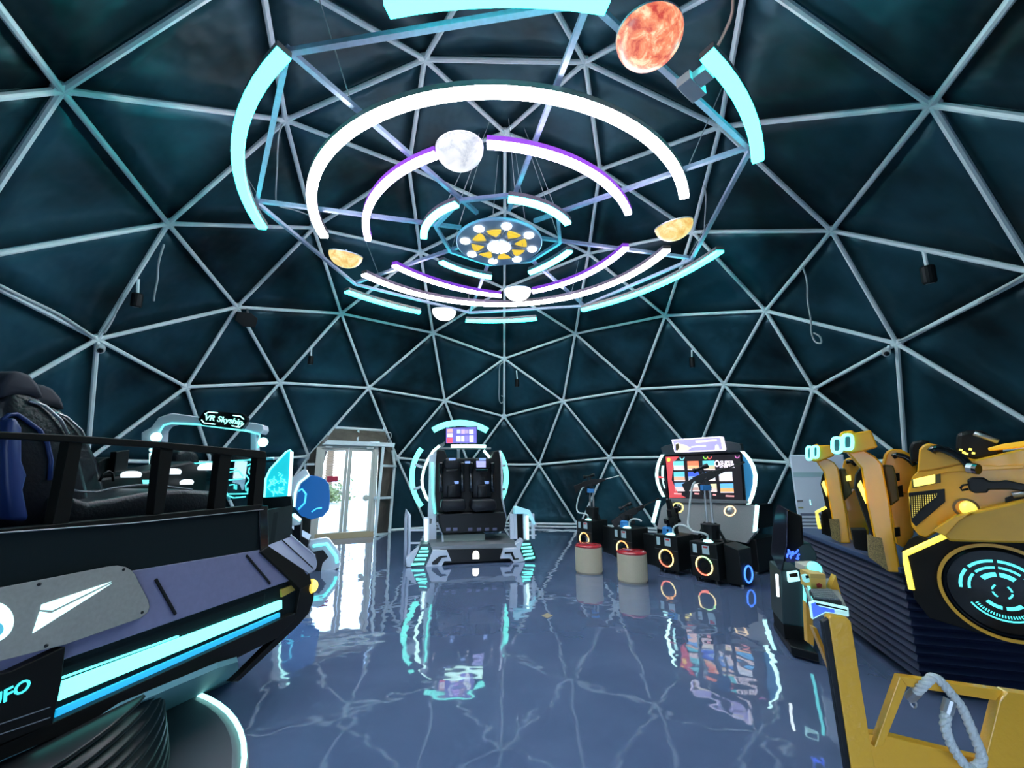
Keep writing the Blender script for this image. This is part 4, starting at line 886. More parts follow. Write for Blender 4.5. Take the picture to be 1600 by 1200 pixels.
# ------------------------------------------------------------------ second machine partly hidden behind the flight platform
m2 = thing('curved_ride', 'white and blue ride half hidden behind the flight platform, near the door', 'game machine', (-3.0, 1.8, 0))
fq = PL((-2.73, 1.56, 0), (.35, -.94, 0))
D6 = lambda x, y: (380+x/8.57, 760+y/8.57)
DD = lambda *p: [D6(*a) for a in p]
panel('side_fin', DD((868, 790), (900, 720), (1110, 688), (1150, 705), (1290, 890), (1290, 1085), (1240, 1105), (1000, 1165), (1000, 960)), fq, .12, M_white, m2, .01)
panel('fin_inset', DD((915, 880), (1070, 850), (1142, 945), (1062, 1030), (1040, 1140), (1000, 1142), (990, 960)), fq.off(.004), .02, M_black, m2)
strip('fin_light', DD((935, 800), (1115, 770), (1245, 940), (1258, 1025)), fq.off(.01), .025, G_cyl, m2)
panel('fin_edge', DD((1000, 1140), (1232, 1100), (1236, 1112), (996, 1168)), fq.off(.01), .03, M_white, m2)
c = at(*D6(1243, 1110), fq.off(-.05)); c.z = 0; MB().lathe([(.03, 0), (.03, .06)], c, n=10).build('foot', M_black, m2)
panel('body_block', DD((630, 540), (740, 640), (880, 720), (860, 840), (640, 900), (300, 900), (300, 540)), fq.off(-.2), .6, M_black, m2, .01)
MB().prism([Vector((p.x, p.y, .02)) for p in (at(430, 880, fq.off(-.15)), at(505, 880, fq.off(-.15)), at(505, 880, fq.off(-.95)), at(430, 880, fq.off(-.95)))], Vector((0, 0, .22))).build('base', M_black, m2)
op = fq.off(-.12)
panel('oval_screen', [(455, 758), (462, 744), (478, 742), (496, 744), (508, 749), (514, 757), (515.5, 777), (514, 796), (505, 807), (486, 812), (470, 806), (458, 790)], op, .10, G_bl, m2, .01)
strip('screen_swirl', [(462, 770), (472, 764), (478, 772), (476, 786), (466, 796)], op, .016, glow('swirl_cyan', (.05, .6, .9), 1), m2, .008)
strip('screen_swirl', [(487, 800), (494, 795), (503, 793.5)], op, .012, bpy.data.materials['swirl_cyan'], m2, .008)
panel('upper_arm', [(450, 786), (452, 758), (460, 744), (474, 733), (479, 734), (484, 745), (470, 756), (464, 772), (461, 793)], op.off(.1), .12, M_white, m2, .008)
strip('arm_light', [(460, 792), (461, 770), (467, 755), (482, 743)], op.off(.1), .016, G_cyw, m2, .006)
panel('lower_arm', [(455, 803), (459, 802), (470.5, 812), (469, 820), (455, 822)], op.off(.1), .12, M_white, m2, .006)
strip('arm_light', [(456, 804), (469.5, 814)], op.off(.1), .02, G_cyw, m2, .006)
MB().bar(at(466, 815, op), at(464, 880, fq.off(-.3)), .1, .1).build('stand', M_black, m2)
# ------------------------------------------------------------------ yellow motion ride on the right
M_yel = mat('amber_yellow_shell', (1, .44, .008), .32, coat=.3, noise=.05, nscale=6)
M_yeld = mat('ochre_panel', (.66, .32, .012), .42, noise=.06, nscale=8)
M_oliv = mat('olive_pad', (.08, .065, .015), .5)
M_blk = mat('matte_black_panel', (.004, .004, .004), .6, spec=.18)
M_skirt = mat('navy_black_bellows', (.008, .014, .045), .45)
ride = thing('motion_ride', 'yellow and black multi-seat motion ride with a round cyan light', 'game machine', (4.0, -2.0, 0))
K0, K1 = deep(1436, 1054, 3.09), deep(1305, 965, 4.40)
sd_ = Vector((K1.x-K0.x, K1.y-K0.y, 0)).normalized(); fr_ = Vector((sd_.y, -sd_.x, 0))
k0 = Vector((K0.x, K0.y, 0)); k1 = Vector((K1.x, K1.y, 0))+sd_*.9
cor = [k0, k1, k1+fr_*1.9, k0+fr_*1.9]
cen = sum(cor, Vector())/4
rings = []; nz = 12; ztop = .83
for i in range(nz*2+1):
    z = .10+(ztop-.10)*i/(nz*2); g = .0 if i % 2 == 0 else -.045
    rings.append([p+(p-cen).normalized()*g+Vector((0, 0, z)) for p in cor])
MB().loft(rings).build('bellows', M_skirt, ride)
MB().loft([[p+(p-cen).normalized()*.03+Vector((0, 0, z)) for p in cor] for z in (ztop, ztop+.05)]).build('deck_edge', mat('slate_blue_edge', (.03, .06, .14), .4), ride, .01)
MB().loft([[p+(cen-p)*.12+Vector((0, 0, z)) for p in cor] for z in (0, .11)]).build('base_plate', M_blk, ride)
NP = pld(1425, 900, 2.85, (-.75, -.64, 0))
panel('nose_panel', [(1416, 863), (1476, 834), (1600, 840), (1680, 850), (1680, 1010), (1600, 1003), (1530, 990), (1452, 966), (1428, 935)], NP, .25, M_blk, ride, .006)
strip('nose_light', [(1477, 837), (1414, 865.5), (1416, 880), (1424.5, 921)], NP, .017, glow('nose_yellow', (1, .80, .08), 1.5), ride, .012)
panel('nose_corner', [(1500, 950), (1527, 983), (1600, 994), (1680, 1000), (1680, 940)], NP.off(.004), .03, M_yeld, ride)
# round light: rings around one axis
rc = at(1566, 924, NP.off(.02)); nn = NP.n; eu = Vector((0, 0, 1)); er = eu.cross(nn).normalized()
if (ray(1600, 924)-ray(1566, 924)).dot(er) < 0: er = -er
rr_ = (at(1465, 905, NP.off(.02))-rc).length
MB().lathe([(rr_*.93, -.02), (rr_, 0), (rr_, .03), (rr_*.93, .03)], rc, nn, 48, cap=False).build('round_rim', M_yeld, ride)
MB().lathe([(rr_*.93, -.02), (rr_*.93, .02), (rr_*.86, .03), (rr_*.84, .005), (.01, .0)], rc, nn, 48).build('round_lens', mat('lens_black', (.003, .004, .006), .2, spec=.2), ride)
G_rl = glow('round_light', (.08, .85, .88), 1.4)
rl = thing('round_light', None, None, (0, 0, 0)); rl.parent = ride
def rarc(name, r0, r1, a0, a1, par=rl, m=G_rl, lift=.008):
    n = max(3, int(abs(a1-a0)/8)); P = lambda r, a: rc+nn*lift+er*math.cos(math.radians(a))*r*rr_+eu*math.sin(math.radians(a))*r*rr_
    b = MB(); b.prism([P(r1, a0+(a1-a0)*i/n) for i in range(n+1)]+[P(r0, a1-(a1-a0)*i/n) for i in range(n+1)], nn*.004); b.build(name, m, par)
for a0, a1 in ((12, 42), (50, 88), (94, 135), (142, 182)): rarc('light_segment', .60, .655, a0, a1); rarc('light_segment', .47, .515, a0, a1)
for a0, a1 in ((50, 88), (96, 138)): rarc('light_segment', .30, .39, a0, a1)
for a0, a1 in ((222, 262), (272, 315)): rarc('light_segment', .31, .38, a0, a1)
for a0, a1 in ((-60, -10), (5, 50), (125, 170), (190, 235)): rarc('light_segment', .13, .16, a0, a1)
rarc('light_segment', .585, .615, 212, 335)
for i in range(26): rarc('light_tick', .49, .545, 215+i*4.6, 217+i*4.6)
# body shell
B1 = NP.off(-.12)
panel('body_shell', [(1433, 737), (1436, 702), (1442, 695), (1451, 692), (1464, 695), (1500, 711), (1523, 718), (1600, 700), (1680, 684), (1680, 790), (1600, 790), (1491, 815), (1447, 842), (1436, 838), (1424, 822), (1418, 768), (1425, 745)], B1, .5, M_yel, ride, .012)
panel('shell_lobe', [(1434, 737), (1437, 703), (1443, 697), (1451, 694), (1463, 697), (1500, 713), (1510, 724), (1490, 727), (1462, 733)], B1.off(.02), .03, mat('pale_amber', (.80, .38, .03), .35), ride, .008)
panel('shell_step', [(1426, 744), (1433, 738), (1462, 734), (1500, 726), (1560, 728), (1600, 726), (1600, 732), (1480, 738), (1426, 749)], B1.off(.012), .03, M_yel, ride, .004)
panel('lower_fender', [(1458, 828), (1490, 808), (1600, 782), (1690, 762), (1690, 862), (1600, 849), (1484, 846), (1476, 838)], NP.off(.12), .3, M_yeld, ride, .012)
panel('fender_bevel', [(1457, 829), (1489, 808), (1520, 800), (1498, 815), (1477, 838)], NP.off(.128), .02, M_yel, ride, .004)  # brighter yellow paints the highlight on the bevel
panel('lamp_recess', [(1424, 749), (1469.5, 738), (1470, 754), (1426, 763)], B1.off(.006), .02, M_oliv, ride, .003)
panel('side_lamp', [(1426.5, 749), (1461, 741), (1461, 755), (1428, 761)], B1.off(.014), .02, glow('side_lamp', (1, .88, .15), 1.3), ride, .004)
panel('grille_frame', [(1419, 770), (1476, 763.5), (1477, 784), (1431, 823), (1424, 815)], B1.off(.006), .03, M_black, ride, .004)
panel('grille_field', [(1420, 776), (1464, 771), (1463, 776), (1440, 794), (1426, 809)], B1.off(.010), .01, glow('grille_yellow', (.95, .78, .15), .9, (.4, .35, .1)), ride)
b = MB(); q_ = B1.off(.014)
for i in range(12):
    y_ = 773+i*3.1; x1 = 1464-max(0, (y_-774))*1.08
    if x1 > 1424: b.tube([at(1420+max(0, y_-776)*.16, y_+.6, q_), at(x1, y_-.8, q_)], .0028, 4)
for i in range(12):
    x_ = 1423+i*3.5; y1 = 809-(x_-1425)*.9
    if y1 > 775: b.tube([at(x_, 774.5-(x_-1420)*.1, q_), at(x_+1, min(y1, 806), q_)], .0035, 4)
b.build('grille_mesh', M_black, ride, kind='stuff')
lc = at(1510, 794, B1.off(.01)); lr = (at(1532, 794, B1.off(.01))-lc).length
MB().lathe([(lr, -.02), (lr, .03), (lr*.8, .035), (lr*.78, .0)], lc, NP.n, 28, cap=False).build('lamp_bezel', mat('bronze_bezel', (.18, .11, .05), .35), ride)
MB().lathe([(lr*.78, 0), (lr*.7, .03), (lr*.3, .045)], lc+er*.015, NP.n, 24).build('round_lamp', glow('round_lamp', (.95, .85, .12), 1.1), ride, smooth=True)
def handle(pts, pl, r, nm='grab_handle'):
    strip(nm, pts, pl, r, M_blackg, ride, .05, 8)
handle([(1455, 706), (1459, 702), (1468, 701), (1478, 703.5), (1490, 709), (1503, 716), (1511, 724), (1516, 731)], B1, .026)
e0, e1 = at(1513, 731, B1.off(.06)), at(1527, 733, B1.off(.08))
MB().tube([e0, e0+(e1-e0)*.65], .034, 14).build('handle_hub', M_steel, ride)
MB().tube([e0+(e1-e0)*.65, e1+(e1-e0)*.15], .034, 14).build('handle_cap', M_blackg, ride)
panel('belt_buckle', [(1511, 750), (1517, 746), (1537, 746), (1546, 752), (1560, 752), (1572, 750), (1600, 756), (1690, 768), (1690, 785), (1600, 768), (1580, 765), (1545, 765), (1543, 770), (1523, 771), (1514, 766)], B1.off(.05), .05, M_black, ride, .008)
strip('buckle_ring', [(1513, 764), (1503, 766), (1501, 762), (1505, 758), (1513, 757)], B1, .007, M_black, ride, .04)
panel('seat_hollow', [(1570, 778), (1582, 774), (1690, 770), (1690, 795), (1600, 782), (1571, 786)], B1.off(.012), .03, M_black, ride)
strip('steel_lever', [(1582, 774), (1600, 772), (1640, 768)], B1, .018, M_steel, ride, .04)
bk = NP.off(-.5)
panel('far_headrest', [(1420, 700), (1424, 690), (1440, 687), (1452, 688), (1450, 720), (1422, 722)], bk, .2, M_black, ride, .02)
panel('far_seat', [(1493, 700), (1494, 676), (1510, 672), (1535, 671), (1562, 690), (1570, 712), (1520, 722), (1500, 714)], bk, .3, M_black, ride, .03)
strip('steel_bar', [(1522, 677), (1540, 683), (1560, 690)], bk, .018, M_steel, ride, .05)
panel('far_shell', [(1543, 700), (1565, 694), (1600, 689), (1690, 684), (1690, 700), (1600, 698), (1545, 704)], NP.off(-.35), .2, glow('lit_edge_yellow', (.85, .5, .02), .5, (.8, .5, .05)), ride, .006)  # faint emission paints this shell as brightly lit; no lamp here
b = MB()
for x, y in ((1499, 703), (1504, 707), (1519, 708), (1514, 702), (1508, 709)): b.px([(x, y-2), (x+5, y-1), (x+4, y+2), (x-1, y+1)], NP.off(-.3), .02)
b.build('button_lights', G_yel, ride, kind='stuff')
# seat arms with twin cyan lamps
def arm(pl, head, armp, side, lamp, pad, mesh, rings_, shell, lobe, hd):
    t = thing('seat_arm', None, None, (0, 0, 0)); t.parent = ride
    panel('arm_head', head, pl.off(.05), .24, M_yel, t, .012)
    panel('arm', armp, pl, .16, M_yel, t, .012)
    panel('arm_side', side, pl.off(-.02), .18, M_blk, t, .004)
    panel('arm_lamp', lamp, pl.off(.03), .05, bpy.data.materials['side_lamp'], t, .006)
    panel('arm_pad', pad, pl.off(-.06), .14, M_oliv, t, .012)
    panel('foot_mesh', mesh, pl.off(.01), .1, mat('perforated_yellow', (.25, .17, .05), .5, noise=.8, nscale=160) if 'perforated_yellow' not in bpy.data.materials else bpy.data.materials['perforated_yellow'], t)
    panel('seat_shell', shell, pl.off(-.28), .3, M_yel, t, .012)
    panel('shell_lobe', lobe, pl.off(-.22), .16, M_yel, t, .012)
    strip('grab_handle', hd, pl, .022, M_blackg, t, -.19, 8)
    for (x0, y0_, x1, y1_) in rings_:
        cx, cy = (x0+x1)/2, (y0_+y1_)/2; rx, ry = (x1-x0)/2, (y1_-y0_)/2; q = pl.off(.07)
        pts = [(cx+rx*math.copysign(abs(math.cos(a))**.6, math.cos(a)), cy+ry*math.copysign(abs(math.sin(a))**.6, math.sin(a))) for a in [k*math.pi/10 for k in range(20)]]
        MB().tube([at(*p, q) for p in pts], .014, 6, True).build('head_lamp', glow('head_lamp_cyan', (.2, 1, .95), 2.4) if 'head_lamp_cyan' not in bpy.data.materials else bpy.data.materials['head_lamp_cyan'], t, smooth=True)
        panel('lamp_face', [(cx-rx, cy-ry*.8), (cx, cy-ry), (cx+rx, cy-ry*.8), (cx+rx, cy+ry*.8), (cx, cy+ry), (cx-rx, cy+ry*.8)], q, .05, mat('teal_lamp_face', (.02, .16, .18), .3) if 'teal_lamp_face' not in bpy.data.materials else bpy.data.materials['teal_lamp_face'], t, .004)
AM = pld(1375, 800, 3.35, (-.6, -.8, 0)); AF = pld(1310, 790, 4.35, (-.6, -.8, 0))
arm(AF, [(1264, 698), (1277, 693), (1280, 696), (1297, 695), (1304, 712), (1290, 717), (1276, 722), (1268, 720)],
 [(1275, 721), (1291, 716), (1303, 722), (1310, 731), (1318.5, 779), (1324, 809), (1329, 849), (1313, 849), (1300, 811), (1292, 766), (1287, 738)],
 [(1284, 745), (1287, 737), (1293, 766), (1301, 811), (1306, 840), (1290, 836), (1283, 800), (1290, 790), (1282, 757)], [(1283.4, 756), (1287.6, 750), (1292, 765), (1292, 777)],
 [(1311, 732), (1321, 732), (1324, 745), (1332, 771), (1319, 783)], [(1295, 811), (1311, 811), (1314, 848), (1300, 842)], [(1260.5, 698, 1268, 718), (1270, 697, 1278.5, 715)],
 [(1318, 782), (1335, 765), (1352, 772), (1358, 800), (1358, 842), (1330, 846), (1322, 800)], [(1317, 728), (1320, 718), (1327, 715), (1338, 718), (1345, 735), (1340, 762), (1322, 765)], [(1322, 722), (1330, 721), (1338, 727)])
strip('arm_light', [(1291, 792.5), (1276, 800), (1278, 812), (1281, 826)], AF, .016, bpy.data.materials['nose_yellow'], ride, .02)
panel('arm_box', [(1282, 806), (1290, 796), (1298, 812), (1302, 840), (1284, 834)], AF.off(-.02), .1, M_blk, ride, .004)
panel('inner_lamp', [(1322, 744), (1329, 742), (1330, 751), (1323, 752)], AF.off(-.04), .04, bpy.data.materials['side_lamp'], ride)
arm(AM, [(1312, 678), (1316, 674), (1332, 672), (1336, 676), (1361, 671.5), (1372, 699), (1352, 704), (1334, 708), (1318, 706)],
 [(1323, 706), (1350, 703), (1368, 713), (1379, 726), (1389.6, 779), (1398, 840), (1408, 895), (1387, 894), (1366, 841), (1353.5, 785), (1345, 731)],
 [(1338, 742), (1345, 731), (1354, 786), (1367, 842), (1363, 838), (1349, 800), (1336, 762)], [(1340, 758), (1345, 750), (1351, 766), (1353.5, 788)],
 [(1380, 726), (1396, 727), (1400, 741), (1406, 781), (1392, 791)], [(1356, 837), (1378, 841), (1388, 893), (1358, 871)], [(1300.5, 684, 1315, 707), (1317, 679.5, 1332, 702)],
 [(1390, 792), (1404, 775), (1419, 765), (1426, 790), (1428, 835), (1416, 858), (1400, 850)], [(1380, 728), (1385, 709), (1390, 703), (1396, 701), (1409, 702.5), (1421, 708), (1434, 724), (1434, 745), (1420, 770), (1395, 765)], [(1395, 714), (1402, 711), (1412, 713), (1422, 719), (1430, 727)])
for ps in ([(1399, 740), (1405.5, 739), (1406, 751), (1400, 752)], [(1402, 760), (1410, 758), (1412, 776), (1405, 777)], [(1398, 825), (1406, 824), (1407, 838), (1399, 839)]):
    panel('vent_hole', ps, AM.off(-.20), .03, M_blk, ride)
panel('foot_well', [(1330, 828), (1354, 828), (1356, 862), (1336, 858)], AM.off(-.3), .2, M_blk, ride, .004)
panel('dark_gap', [(1420, 843), (1433, 838), (1450, 845), (1415, 866), (1408, 862)], NP.off(-.02), .1, M_blk, ride)

# ------------------------------------------------------------------ slim arcade cabinet and control desk
AB = pld(1238, 930, 3.9, (-.35, -.94, 0))
C7 = lambda x, y: (1200+x/3.75, 740+y/3.75)
CC = lambda *p: [C7(*a) for a in p]
arc = thing('arcade_cabinet', 'slim black arcade cabinet with cyan edge strip and blue lights', 'game machine', (3.2, -1.6, 0))
panel('body', CC((72, 565), (200, 570), (222, 905), (88, 885)), AB, .45, mat('dark_teal_cabinet', (.012, .035, .040), .4), arc, .01)
q0, q1 = at(*C7(90, 885), AB), at(*C7(225, 905), AB)
MB().loft([[Vector((p.x, p.y, z)) for p in (q0+AB.n*.18, q1+AB.n*.28, q1-AB.n*.45, q0-AB.n*.45)] for z in (.02, .09)]).build('base', M_black, arc, .01)
MB().loft([[Vector((p.x, p.y, z)) for p in (q0, q1, q1-AB.n*.4, q0-AB.n*.4)] for z in (.08, q0.z)]).build('plinth', M_blk, arc)
SLb = pld(1220, 840, 4.0, (-.75, -.66, 0))
panel('screen_slab', CC((55, 180), (115, 215), (112, 420), (78, 575), (60, 560), (14, 470), (34, 250)), SLb, .05, mat('mirror_black', (.05, .05, .07), .06, .6), arc, .006)
panel('slab_back', CC((115, 215), (190, 250), (200, 420), (110, 480)), SLb.off(-.06), .05, M_blk, arc)
strip('slab_light', CC((52, 590), (54, 640), (60, 720)), AB, .012, G_white, arc, .01)
panel('dark_head', CC((175, 415), (245, 405), (285, 470), (290, 510), (185, 518)), AB.off(.02), .3, mat('teal_head', (.012, .05, .055), .35), arc, .01)
rr = random.Random(4); b = MB()
for i in range(16):
    x, y = rr.uniform(108, 178), rr.uniform(455, 510); b.tube([at(*C7(x, y), AB.off(.03)), at(*C7(x+rr.uniform(-4, 14), y-rr.uniform(6, 16)), AB.off(.05))], .008, 5)
b.build('blue_lights', G_blue, arc, kind='stuff')
panel('blue_head', CC((98, 470), (185, 440), (188, 518), (108, 520)), AB.off(.01), .1, mat('navy_head', (.01, .015, .09), .4), arc)
strip('edge_strip', CC((208, 600), (214, 700), (218, 800), (226, 930)), AB, .012, G_cyl, arc, .02)
pay = panel('card_reader', CC((115, 580), (178, 572), (190, 630), (122, 640)), AB.off(.05), .05, glow('reader_light', (.5, .95, .95), 1.0), None, .006)
panel('reader_screen', CC((124, 588), (172, 580), (176, 604), (128, 608)), AB.off(.054), .006, M_blackg, pay)
tag(pay, 'pale lit card reader on the front of the slim black cabinet', 'card reader')
DS = flr(.945)
M_dk = mat('amber_desk_paint', (.78, .38, .03), .3, coat=.4, bump=.25, bscale=25)
GP = pld(1315, 1000, 2.0, (-.22, -.975, 0))
desk = thing('control_desk', 'yellow control desk and guard frame beside the yellow ride', 'desk', (1.6, -3.6, 0))
def legdown(pts, pl, th, nm, m=M_dk):                      # plate whose last two corners stand on the floor
    P = [at(*p, pl) for p in pts]
    for p in P[-2:]: p.z = 0
    MB().prism(P, -pl.n*th).build(nm, m, desk, .004)
legdown([(1295, 966), (1299, 962), (1324, 965), (1330, 972), (1358, 1147), (1384, 1290), (1344, 1290)], GP, .05, 'post')
legdown([(1285, 972), (1295, 966), (1344, 1290), (1336, 1290)], GP.off(-.004), .03, 'post_side', M_black)
GF = GP.off(-.02)
panel('lower_rail', [(1356, 1147), (1385, 1150), (1521, 1184), (1700, 1224), (1700, 1300), (1380, 1260), (1366, 1200)], GF, .05, M_dk, desk, .004)
panel('guard_leg', [(1406, 1057), (1417.6, 1073), (1381, 1165), (1366.6, 1168)], GF.off(.03), .04, M_dk, desk, .003)
panel('guard_rail', [(1406, 1057), (1571, 1080), (1700, 1099), (1700, 1118), (1562, 1096), (1417.6, 1073)], GF.off(.034), .04, M_dk, desk, .003)
legdown([(1562, 1096), (1574, 1081), (1700, 1100), (1700, 1420), (1510, 1420)], GF.off(.05), .05, 'guard_plate')
MB().prism([at(*p, DS) for p in ((1254, 906), (1301, 903), (1313, 928), (1324, 950), (1290, 950), (1268, 944))], Vector((0, 0, -.04))).build('desk_top', mat('grey_desk_top', (.28, .28, .26), .5), desk)
panel('desk_side', [(1259, 940), (1270, 962), (1272, 1010), (1262, 1004)], GP.off(-.35), .04, M_dk, desk)
panel('brace', CC((262, 900), (285, 905), (385, 1160), (378, 1185)), GP.off(-.2), .04, M_dk, desk)
panel('back_wedge', [(1296, 925), (1306, 899), (1314, 928)], GP.off(-.42), .05, M_dk, desk)
strip('edge_strip', [(1258, 904), (1264, 918), (1271, 937)], DS, .007, G_cyl, desk, .01)
D8 = lambda x, y: (1250+x/8, 850+y/8)
EE = lambda *p: [D8(*a) for a in p]
GS = GP.off(.0)
sgn = thing('table_sign', 'small blue sign with pale glowing edge on the front of the yellow desk', 'sign', at(1290, 966, GS))
panel('board', EE((130, 740), (190, 716), (380, 750), (605, 798), (612, 905), (430, 870), (320, 858), (160, 942)), GS.off(.02), .02, glow('sign_pale_edge', (.45, .8, .78), .8), sgn)
panel('blue_face', EE((142, 750), (195, 728), (240, 780), (430, 820), (432, 862), (320, 845), (168, 925)), GS.off(.023), .004, glow('sign_blue', (.02, .09, .7), .9), sgn)
panel('pale_field', EE((436, 828), (600, 838), (604, 892), (436, 862)), GS.off(.023), .004, glow('sign_field', (.35, .6, .55), .7), sgn)
panel('dark_stripe', EE((200, 735), (590, 825), (590, 838), (205, 760)), GS.off(.026), .004, M_blackg, sgn)
kb = thing('keyboard', 'dark keyboard lying on the yellow control desk', 'keyboard', at(1290, 932, DS))
kq = flr(.975); kc = [at(*D8(*p), kq) for p in ((112, 572), (390, 572), (520, 722), (180, 692))]
MB().prism(kc, Vector((0, 0, -.028))).build('case', M_black, kb)
for r in range(5):
    for c_ in range(12):
        f = lambda u, v: (kc[0]*(1-u)+kc[1]*u)*(1-v)+(kc[3]*(1-u)+kc[2]*u)*v
        u0, u1 = .03+c_*.079, .03+c_*.079+.066; v0, v1 = .06+r*.18, .06+r*.18+.14
        MB().prism([f(u0, v0), f(u1, v0), f(u1, v1), f(u0, v1)], Vector((0, 0, .008))).build('key', M_grey, kb)
bx = thing('cardboard_box', 'small yellow box with a red mark on the control desk', 'box', at(1278, 922, DS))
bf = PL(at(1278, 922, flr(.947)), (-.2, -.98, 0))
panel('carton', EE((130, 425), (325, 432), (330, 578), (135, 568)), bf, .12, mat('yellow_carton', (.72, .40, .08), .6), bx, .002)
panel('lid', EE((128, 372), (322, 378), (326, 434), (130, 427)), bf.off(.003), .126, mat('yellow_carton_lid', (.62, .36, .09), .6), bx, .002)
panel('red_mark', EE((205, 500), (240, 488), (275, 505), (270, 545), (215, 548)), bf.off(.002), .003, mat('red_print', (.5, .03, .02), .6), bx)
pk_ = thing('puck_light', 'small round cyan light on top of the pale box behind the yellow carton', 'lamp', at(1272, 888, bf.off(-.15)))
panel('pale_box', EE((50, 268), (262, 262), (318, 372), (110, 372), (60, 350)), bf.off(-.13), .12, mat('pale_carton', (.5, .45, .38), .6), pk_, .003)
MB().lathe([(.035, 0), (.038, .01), (.03, .025), (.01, .03)], at(1272, 888, bf.off(-.12)), Vector((-.2, -.8, .5)), 16).build('light', G_cyl, pk_, smooth=True)
rd = panel('ticket_reader', EE((48, 400), (112, 388), (132, 480), (72, 490)), bf.off(.02), .04, glow('ticket_light', (.25, .65, .65), .6), None, .006)
panel('reader_screen', EE((70, 398), (108, 392), (116, 425), (78, 432)), bf.off(.023), .004, M_blackg, rd)
tag(rd, 'small pale teal reader on the control desk left of the yellow box', 'card reader')
# ------------------------------------------------------------------ rope over the guard rail
RPp = GF.off(.07)
rp = [(1440, 1098), (1443, 1083), (1448, 1066), (1455, 1059.5), (1462, 1059), (1471, 1066), (1483, 1080), (1503, 1106), (1521, 1147), (1531, 1172), (1534, 1186), (1528, 1198), (1515, 1200), (1503, 1193), (1489, 1176), (1475, 1153), (1467, 1127), (1469, 1108), (1473, 1093)]
P3 = [at(*p, RPp) for p in rp]
P3[0] -= GF.n*.06; P3[1] -= GF.n*.03
for k in range(13, len(P3)): P3[k] += GF.n*.035
sm = []
for k in range(len(P3)-1):
    p0, p1, p2, p3 = P3[max(k-1, 0)], P3[k], P3[k+1], P3[min(k+2, len(P3)-1)]
    for s_ in range(8):
        u = s_/8; sm.append(.5*((2*p1)+(p2-p0)*u+(2*p0-5*p1+4*p2-p3)*u*u+(3*p1-p0-3*p2+p3)*u**3))
rope = thing('barrier_rope', 'thick white twisted rope looped over the yellow guard rail', 'rope', P3[10])
M_rope = mat('white_rope', (.62, .62, .60), .8, bump=.4, bscale=120)
for st_ in range(3):
    pts = []; u = None; dist = 0
    for k, p in enumerate(sm):
        t = (sm[min(k+1, len(sm)-1)]-sm[max(k-1, 0)]).normalized()
        if u is None: u = t.orthogonal().normalized()
        u = (u-t*u.dot(t)).normalized(); v = t.cross(u)
        if k: dist += (p-sm[k-1]).length
        a = dist*85+st_*2.094; pts.append(p+(u*math.cos(a)+v*math.sin(a))*.0095)
    MB().tube(pts, .0105, 7).build('strand', M_rope, rope, smooth=True)
for k in (0, -1):
    d = (sm[1]-sm[0]) if k == 0 else (sm[-2]-sm[-1]); d.normalize()
    MB().tube([sm[k]-d*.02, sm[k]+d*.035], .0215, 12).build('ferrule', M_steel, rope)
MB().tube([sm[0]+Vector((0, 0, -.03))+er*math.cos(a)*.010+Vector((0, 0, math.sin(a)*.018)) for a in [i*math.pi/6 for i in range(12)]], .004, 6, True).build('hook', M_steel, rope)
# ------------------------------------------------------------------ small fixtures on the dome
def spot(lab, top, mid, bot, rpx, r=6.86):
    c0, c1 = dome(*mid, r-.05), dome(*bot, r-.05)
    d_ = (c0-CAM).dot(FW); rad = rpx*d_/F
    a = dome(*top, r+.07)
    t = thing('spotlight', lab, 'spotlight', a, 'small spotlights hanging from the dome')
    MB().tube([a, c0], rad*.28, 8).build('stem', M_strut, t)
    ax = (c1-c0)
    L_ = ax.length; c1 = c0+Vector((ax.x*.3, ax.y*.3, -L_))
    MB().lathe([(rad*.8, 0), (rad, L_*.08), (rad, L_*.9), (rad*.86, L_), (rad*.7, L_*.96)], c0, c1-c0, 16).build('can', M_black, t)
    MB().lathe([(rad*.72, 0), (rad*.5, -.01)], c1+(c0-c1)*.06, (c0-c1).normalized(), 16).build('lens', M_steel, t)
spot('black spotlight high on the left, beside a hanging grey cord', (216, 436), (215, 458), (215, 476), 7.5)
spot('small black spotlight left of the door strut, above the pod side', (487, 541), (486, 556), (485, 568), 4.2)
spot('small black spotlight on the centre strut by a hanging cord loop', (807, 579), (808, 592), (808, 603), 3.4)
spot('small black spotlight above the shooting console screen', (1081, 547), (1081, 558), (1081, 572), 4)
spot('large black spotlight high on the right dome wall', (1442, 387), (1448, 415), (1450, 438), 9)
spk = thing('wall_speaker', 'black box speaker hung under a dome joint on the left', 'speaker', dome(385, 488, 6.9))
sp_ = PL(dome(385, 498, 6.75), (CAM-dome(385, 498, 6.75)))
panel('case', [(371, 487), (392, 489), (403, 498), (399, 512), (379, 510), (367, 500)], sp_, .2, M_black, spk, .01)
MB().bar(dome(386, 483, 6.95), at(387, 490, sp_.off(-.05)), .03, .03).build('bracket', M_steel, spk)
for lab, x, y, sgn_ in (('small white security camera at the left dome joint', 157, 545, 1), ('small white security camera at the right dome joint', 1385, 550, -1)):
    a = dome(x-sgn_*4, y-10, 6.95); c = dome(x, y, 6.85)
    t = thing('security_camera', lab, 'camera', a, 'security cameras on the dome')
    MB().tube([a, c], .02, 8).build('arm', M_strut, t)
    MB().lathe([(.05, -.07), (.055, -.05), (.055, .05), (.05, .07)], c, (CAM-c)*.4+Vector((0, 0, -1.5)), 14).build('body', M_cable, t)
    dr = ((CAM-c)*.4+Vector((0, 0, -1.5))).normalized()
    MB().lathe([(.036, 0), (.03, .015), (.01, .02)], c+dr*.07, dr, 14).build('lens', M_blackg, t)
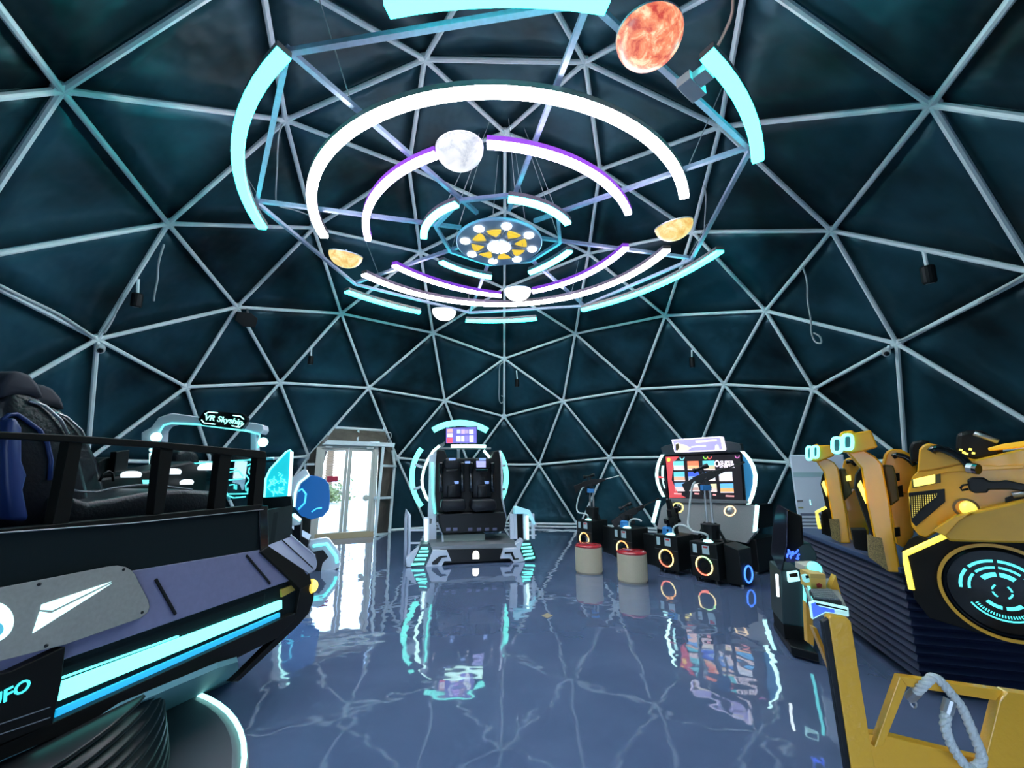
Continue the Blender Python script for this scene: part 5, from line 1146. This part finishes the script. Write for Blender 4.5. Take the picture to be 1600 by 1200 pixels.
def cord(lab, pts, r=.012, rr_=6.85, name='hanging_cord', cat='cord', m=None):
    P = [dome(x, y, rr_) for x, y in pts]; sm = []
    for k in range(len(P)-1):
        p0, p1, p2, p3 = P[max(k-1, 0)], P[k], P[k+1], P[min(k+2, len(P)-1)]
        for s_ in range(6):
            u = s_/6; sm.append(.5*((2*p1)+(p2-p0)*u+(2*p0-5*p1+4*p2-p3)*u*u+(3*p1-p0-3*p2+p3)*u**3))
    return tag(MB().tube(sm+[P[-1]], r, 7).build(name, m or M_cable, None, smooth=True), lab, cat, 'loose cords on the dome')
cord('grey cord with plug hanging beside the left spotlight', [(256, 382), (248, 410), (246, 436), (242, 456), (240, 470)], .015)
cord('grey cord ending in a ring, hanging on the right dome wall', [(1254, 416), (1261, 440), (1262, 470), (1267, 500), (1268, 520), (1274, 534), (1283, 536), (1281, 526), (1271, 520)], .014)
cord('long cord loop hanging at the centre strut of the far wall', [(788, 566), (781, 572), (780, 600), (780, 624), (784, 630), (788, 622), (783, 618)], .012)
cord('short white cord curl above the right side of the door', [(601, 684), (604, 678), (610, 676), (611, 683), (606, 690), (603, 700)], .012)
cord('thin cable drooping from the upper left joint behind the cyan arc', [(441, 195), (435, 215), (433, 260), (431, 310), (437, 322), (460, 328), (482, 336)], .011, 6.8)
cord('brown cable hanging beside the right cyan arc near the red planet', [(1146, -5), (1143, 25), (1130, 55), (1116, 82)], .016, 6.6, m=mat('brown_cable', (.35, .26, .22), .5))
cord('thin cable beside the strut below the right cyan arc', [(1101, 290), (1103, 310), (1101, 345), (1100, 372)], .011, 6.8)
cord('bundled cables along the strut at the lower left joint', [(0, 446), (40, 466), (90, 490), (125, 512), (148, 528)], .02, 6.9)
cord('cable wrapped along the strut above the left camera', [(163, 520), (176, 498), (190, 466), (205, 445), (213, 430)], .016, 6.92)
cord('bundled cables along the right upper strut', [(1404, 533), (1450, 512), (1520, 476), (1610, 425)], .018, 6.92)
card = MB(); card.prism([at(*p, flr(.002)) for p in ((846, 962), (855, 958), (864, 962), (855, 966))], Vector((0, 0, .002)))
tag(card.build('paper_card', mat('brown_card', (.3, .24, .16), .8), None), 'small brown card lying on the open blue floor', 'card')
